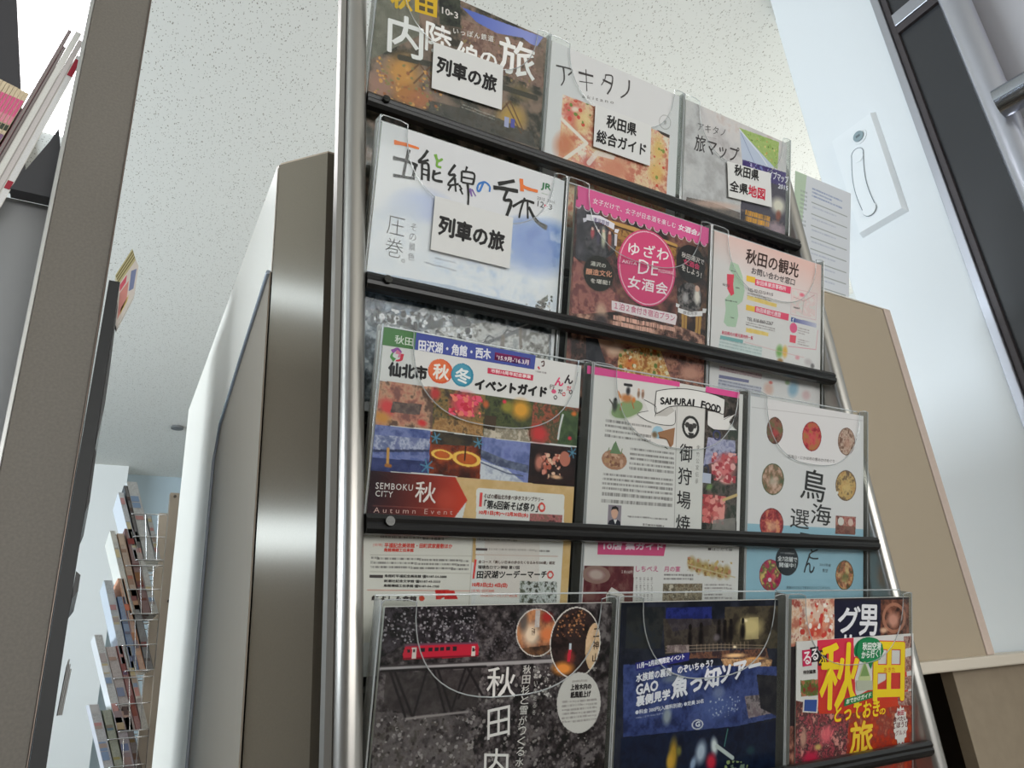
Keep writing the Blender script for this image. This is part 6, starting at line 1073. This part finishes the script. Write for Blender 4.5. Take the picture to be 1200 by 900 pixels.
# magazines leaning in it, seen edge-on
MAGC = [((120, 54, 66), 0.0054), ((70, 66, 68), 0.0042), ((212, 206, 200), 0.0088), ((190, 184, 182), 0.0078), ((226, 222, 216), 0.0094)]
MAGN = ['dark red magazine leaning leftmost in the stand at the upper left', 'thin black magazine second in the leaning bundle at the upper left', 'off-white magazine in the middle of the leaning bundle at the upper left',
        'greyish magazine second from the right in the leaning bundle at the upper left', 'white magazine with red spots, rightmost of the leaning bundle at the upper left']
sx, sz = 0.2445, 1.0
xb = -0.2010
dx = 0.0725                                             # lean: run over the height shown
for i, (c, w) in enumerate(MAGC):
    x0, x1 = xb, xb + w * 1.03
    top = (1.085, 1.045, 1.09, 1.075, 1.04)[i]
    f = (top - 0.70) / 0.385
    t = thing('magazine', (x0, 1.22, E(0.70)), MAGN[i], 'magazine', 'magazines leaning in the stand')
    k0 = w * 0.12
    def pp(a, b): return [(a, E(0.70)), (b, E(0.70)), (b + dx * f, E(top)), (a + dx * f, E(top))]
    part(MB().prism(pp(x0 + k0, x1 - k0), 1.126, 1.33, 'y'), 'page_block', mat('magazine_pages_%d' % i, tuple(min(235, q + 30) for q in c) if i > 1 else (150, 140, 138), 0.8, var=(500, 0.08)), t)
    cv = part(MB().prism(pp(x0, x0 + k0), 1.125, 1.332, 'y').prism(pp(x1 - k0, x1 - 0.0001), 1.125, 1.332, 'y'), 'cover', mat('magazine_cover_%d' % i, c, 0.35), t)
    if i in (2, 4):
        for zz in ((0.735, 0.75), (0.99, 1.03)) if i == 4 else ((0.70, 0.71),):
            a = x0 + dx * (zz[0] - 0.70) / 0.385; b = x0 + dx * (zz[1] - 0.70) / 0.385
            part(MB().prism([(a + k0, E(zz[0])), (a + w * 0.9, E(zz[0])), (b + w * 0.9, E(zz[1])), (b + k0, E(zz[1]))], 1.1245, 1.1258, 'y'), 'red_print', mat('red_print', (170, 36, 58), 0.5), t)
    spin(t)
    xb = x1 + 0.0002
PINK = [((226, 208, 176), 0.905, 0.93), ((232, 104, 150), 0.868, 0.905), ((236, 150, 170), 0.851, 0.868), ((64, 72, 58), 0.838, 0.849), ((140, 104, 140), 0.814, 0.829), ((214, 160, 170), 0.796, 0.806), ((200, 120, 140), 0.778, 0.786)]
for i in range(8):
    x0 = -0.2455 + i * 0.0052
    t = thing('booklet', (x0, 1.2, E(0.70)), 'thin cream and pink striped booklet spine in the row at the upper left edge', 'booklet', 'striped booklets in a row')
    bot = MB().prism([(x0, E(0.70)), (x0 + 0.0049, E(0.70)), (x0 + 0.0049 + 0.0435, E(0.9275 - i * 0.0005)), (x0 + 0.0435, E(0.9275 - i * 0.0005))], 1.1305, 1.30, 'y')
    part(bot, 'page_block', mat('booklet_cream', (224, 208, 178), 0.7), t)
    for c, z0, z1 in PINK:
        z1 = min(z1, 0.927 - i * 0.0005)
        a = x0 + 0.0435 * (z0 - 0.70) / 0.2275; b = x0 + 0.0435 * (z1 - 0.70) / 0.2275
        part(MB().prism([(a + 0.0004, E(z0)), (a + 0.0045, E(z0)), (b + 0.0045, E(z1)), (b + 0.0004, E(z1))], 1.1296, 1.1304, 'y'), 'spine_band', mat('spine_%02x%02x%02x' % c, c, 0.5), t)
    spin(t)
# booklet sticking out above the black side board
bk = thing('booklet', (0.012, 1.16, E(0.597)), 'cream and pink booklet sticking up above the black board of the left stand', 'booklet')
def XZ(pts): return [(x, E(z)) for x, z in pts]
part(MB().prism(XZ([(-0.0040, 0.628), (0.0135, 0.681), (0.0205, 0.6615), (0.0020, 0.612)]), 1.135, 1.15, 'y'), 'page_block', mat('booklet_yellow_pages', (206, 196, 150), 0.7), bk)
for k in range(3):
    f = (k + 0.7) / 4
    part(MB().prism(XZ([(-0.004 + 0.006 * f, 0.628 - 0.016 * f), (0.0135 + 0.007 * f, 0.681 - 0.0195 * f), (0.0141 + 0.007 * f, 0.679 - 0.0195 * f), (-0.0034 + 0.006 * f, 0.626 - 0.016 * f)]), 1.1345, 1.1352, 'y'), 'page_line', mat('page_line_olive', (120, 108, 66), 0.7), bk)
cv = part(MB().prism(XZ([(0.0020, 0.6118), (0.0205, 0.6615), (0.0258, 0.652), (0.0258, 0.600), (0.0085, 0.537), (0.0042, 0.548)]), 1.1352, 1.15, 'y'), 'cover', mat('booklet_cover', (232, 222, 214), 0.5), bk)
for c, q in (((222, 90, 110), [(0.004, 0.612), (0.0115, 0.632), (0.0115, 0.618), (0.005, 0.600)]), ((226, 150, 140), [(0.0055, 0.598), (0.0150, 0.622), (0.0160, 0.590), (0.0075, 0.552)]), ((130, 140, 180), [(0.0165, 0.640), (0.0235, 0.646), (0.0230, 0.610), (0.0172, 0.604)]), ((226, 196, 120), [(0.010, 0.572), (0.018, 0.598), (0.017, 0.586), (0.010, 0.560)])):
    MB().prism(XZ(q), 1.1347, 1.1352, 'y').done('cover_print', mat('print_%02x%02x%02x' % c, c, 0.5), cv)
# white leaflets at the bottom of the black side board
for k in range(3):
    a = 0.0075 + k * 0.0017
    t = thing('leaflet', (a, 1.15, E(0.0)), 'white leaflet tucked behind the black board low at the left edge', 'leaflet', 'white leaflets behind the black board')
    part(MB().prism(XZ([(a, 0.0), (a + 0.0013, 0.0), (a + 0.0016 + 0.0025, 0.066 - k * 0.006), (a + 0.0028, 0.066 - k * 0.006)]), 1.14, 1.34, 'y'), 'page_block', mat('leaflet_paper', (214, 214, 212), 0.7), t)
    part(MB().prism(XZ([(a + 0.00135, 0.0), (a + 0.0016, 0.0), (a + 0.0044, 0.066 - k * 0.006), (a + 0.00415, 0.066 - k * 0.006)]), 1.139, 1.341, 'y'), 'cover', mat('leaflet_dark_edge', (90, 90, 92), 0.5), t)

# wire magazine rack in the background
wr = thing('wire_rack', (0.19, 2.3, 0), 'chrome wire basket magazine rack in the background at the lower left', 'rack')
CHR = mat('chrome_wire', (206, 206, 204), 0.22, 0.9)
part(MB().prism([(0.238, 0.0), (0.263, 0.0), (0.2325, E(0.5585)), (0.2085, E(0.5585))], 2.2, 2.225, 'y'), 'post', mat('beige_metal_post', (176, 164, 150), 0.4, 0.5), wr)
part(MB().prism([(0.238, 0.0), (0.263, 0.0), (0.2325, E(0.5585)), (0.2085, E(0.5585))], 2.46, 2.485, 'y'), 'post', MATS['beige_metal_post'], wr)
for q in ((0.221, 0.548), (0.2325, 0.262), (0.2420, -0.02)):
    part(MB().tube([(q[0], 2.1965, E(q[1])), (q[0], 2.1998, E(q[1]))], 0.004, 12), 'bolt', mat('dark_bolt', (90, 84, 78), 0.3, 0.8), wr, 40)
lean = lambda z: 0.2085 + (0.5585 - z) * 0.0178
TIERS = [0.372, 0.232, 0.092, -0.048, -0.188]
for zb in TIERS:
    mb = MB()
    for dz, reach in ((0.0, 0.070), (0.062, 0.082), (0.124, 0.092)):
        z = E(zb + dz); xr = lean(zb + dz) - 0.002; xl = xr - reach
        mb.tube([(xr, 2.206, z), (xl + 0.008, 2.206, z), (xl, 2.214, z), (xl, 2.472, z), (xl + 0.008, 2.480, z), (xr, 2.480, z)], 0.0016, 6)
    for u in (0.25, 0.6):
        mb.tube([(lean(zb) - 0.002 - 0.070 * u, 2.206, E(zb)), (lean(zb + .124) - 0.002 - 0.092 * u, 2.206, E(zb + 0.124))], 0.0013, 6)
    for k in range(5):
        y = 2.22 + k * 0.06
        mb.tube([(lean(zb) - 0.002, y, E(zb)), (lean(zb) - 0.072, y, E(zb)), (lean(zb + .124) - 0.094, y, E(zb + 0.124))], 0.0013, 6)
    part(mb, 'wire_basket', CHR, wr, 60)
RNG = np.random.default_rng(5)
WC = [[(206, 210, 216), (40, 36, 36), (190, 192, 190), (176, 178, 176)], [(226, 224, 214), (186, 150, 120), (96, 44, 40), (206, 206, 200)], [(200, 206, 214), (90, 120, 170), (214, 150, 110), (90, 90, 92)],
      [(226, 226, 226), (200, 180, 176), (150, 70, 66), (222, 216, 206)], [(214, 214, 220), (150, 156, 130), (176, 160, 170), (70, 50, 46)]]
WL = [['white magazine with blue print', 'black-covered magazine', 'thick white catalogue', 'grey magazine'], ['cream leaflet', 'tan magazine', 'dark red magazine', 'white magazine'], ['white and blue leaflet', 'blue magazine', 'orange magazine', 'dark grey magazine'],
      ['white leaflet', 'pinkish leaflet', 'red printed magazine', 'cream magazine'], ['pale leaflet', 'olive green magazine', 'mauve magazine', 'dark brown magazine']]
WP = ['top basket', 'second basket', 'third basket', 'fourth basket', 'lowest visible basket']
for ti, zb in enumerate(TIERS):
    x = lean(zb) - 0.072
    for j in range(4):
        w = (0.013, 0.009, 0.026, 0.012)[j] if ti == 0 else 0.012 + 0.010 * RNG.random()
        hgt = ((0.18, 0.20, 0.212, 0.12)[j] if ti == 0 else 0.18 + 0.05 * RNG.random())
        ln = 0.30 + 0.05 * RNG.random()
        c = WC[ti][j]
        t = thing('magazine', (x, 2.33, E(zb + 0.002)), '%s in the %s of the wire rack' % (WL[ti][j], WP[ti]), 'magazine', 'magazines in the wire rack')
        z0, z1 = E(zb + 0.002), E(zb + 0.002 + hgt)
        q = lambda a, b: [(a, z0), (b, z0), (b - ln * hgt, z1), (a - ln * hgt, z1)]
        part(MB().prism(q(x + 0.001, x + w - 0.001), 2.2110, 2.43, 'y'), 'page_block', mat('pages_%d_%d' % (ti, j), tuple((a + 214) // 2 for a in c), 0.8, var=(400, 0.15)), t)
        cv = part(MB().prism(q(x, x + 0.001), 2.2098, 2.432, 'y').prism(q(x + w - 0.001, x + w), 2.2098, 2.432, 'y'), 'cover', mat('cover_%d_%d' % (ti, j), c, 0.4), t)
        for k in range(6):
            c2 = [(56, 110, 190), (206, 70, 60), (232, 228, 222), (150, 120, 116), (226, 190, 90), (170, 120, 90)][RNG.integers(6)]
            c2 = tuple((a * 2 + b * 3) // 5 for a, b in zip(c2, c))
            f0 = 0.1 + 0.8 * RNG.random(); f1 = min(1, f0 + 0.03 + 0.08 * RNG.random())
            a0 = x - ln * hgt * f0; a1 = x - ln * hgt * f1; za = z0 + hgt * f0; zc = z0 + hgt * f1
            MB().prism([(a0 + 0.0012, za), (a0 + w * 0.8, za), (a1 + w * 0.8, zc), (a1 + 0.0012, zc)], 2.2099 - k * 0.0001, 2.2109, 'y').done('edge_print', mat('print_%02x%02x%02x' % c2, c2, 0.5), cv)
        x += w + 0.0012

# ceiling light at the upper left and a small dark ceiling fitting
cl = thing('ceiling_light', (-0.30, 2.6, CEIL), 'bright white ceiling light panel behind the left magazine stand', 'lamp')
LX0, LX1, LY0, LY1 = -0.418, -0.16, 1.7, 2.95
part(MB().box(LX0, LX1, LY0, LY1, CEIL - 0.012, CEIL - 0.004), 'diffuser', emit('lamp_diffuser', (1.0, 0.98, 1.0), 6.0), cl)
part(MB().box(LX0 - 0.35, LX0, LY0, LY1 + 0.5, CEIL - 0.02, CEIL - 0.001), 'dark_frame', mat('dark_light_frame', (70, 66, 66), 0.6), cl)
part(MB().box(LX1, LX1 + 0.02, LY0, LY1, CEIL - 0.02, CEIL - 0.001), 'rim', mat('light_rim', (220, 220, 216), 0.5), cl)
sm = thing('ceiling_sensor', (0.619, 6.55, CEIL), 'tiny dark sensor on the pale ceiling left of the steel cabinet', 'sensor')
part(MB().tube([(0.619, 6.55, CEIL - 0.02), (0.619, 6.55, CEIL - 0.001)], 0.05, 20), 'base', mat('sensor_grey', (110, 112, 112), 0.5), sm, 40)

# back copies that show past the edge of the front leaflet
for key, du, cvr, lab in (('2L', -2.4, (206, 204, 200), 'spare copy showing as a pale strip left of the brush-titled brochure'), ('3L', -2.2, (190, 180, 150), 'spare copy showing as a pale strip left of the event guide'), ('3M', 1.2, (200, 196, 190), 'spare copy showing just right of the scroll banner brochure')):
    r = int(key[0]) - 1; x0, x1 = CX[key]
    p = Print(Vector((x0 + du / 1000, ROW[r][0], E(ROW[r][1]))) + NV * -0.0055 + UP * 0.001, (1, 0, 0), -UP, (x1 - x0) * 1000 - 1, 297.0, cvr)
    t = thing('brochure', p.W3(p.W / 2, p.H, 0), lab, 'brochure', 'brochures in the rack pockets'); p.build(t, 0.4, 4.0)
COL.objects.unlink(FONT_O); bpy.data.objects.remove(FONT_O)
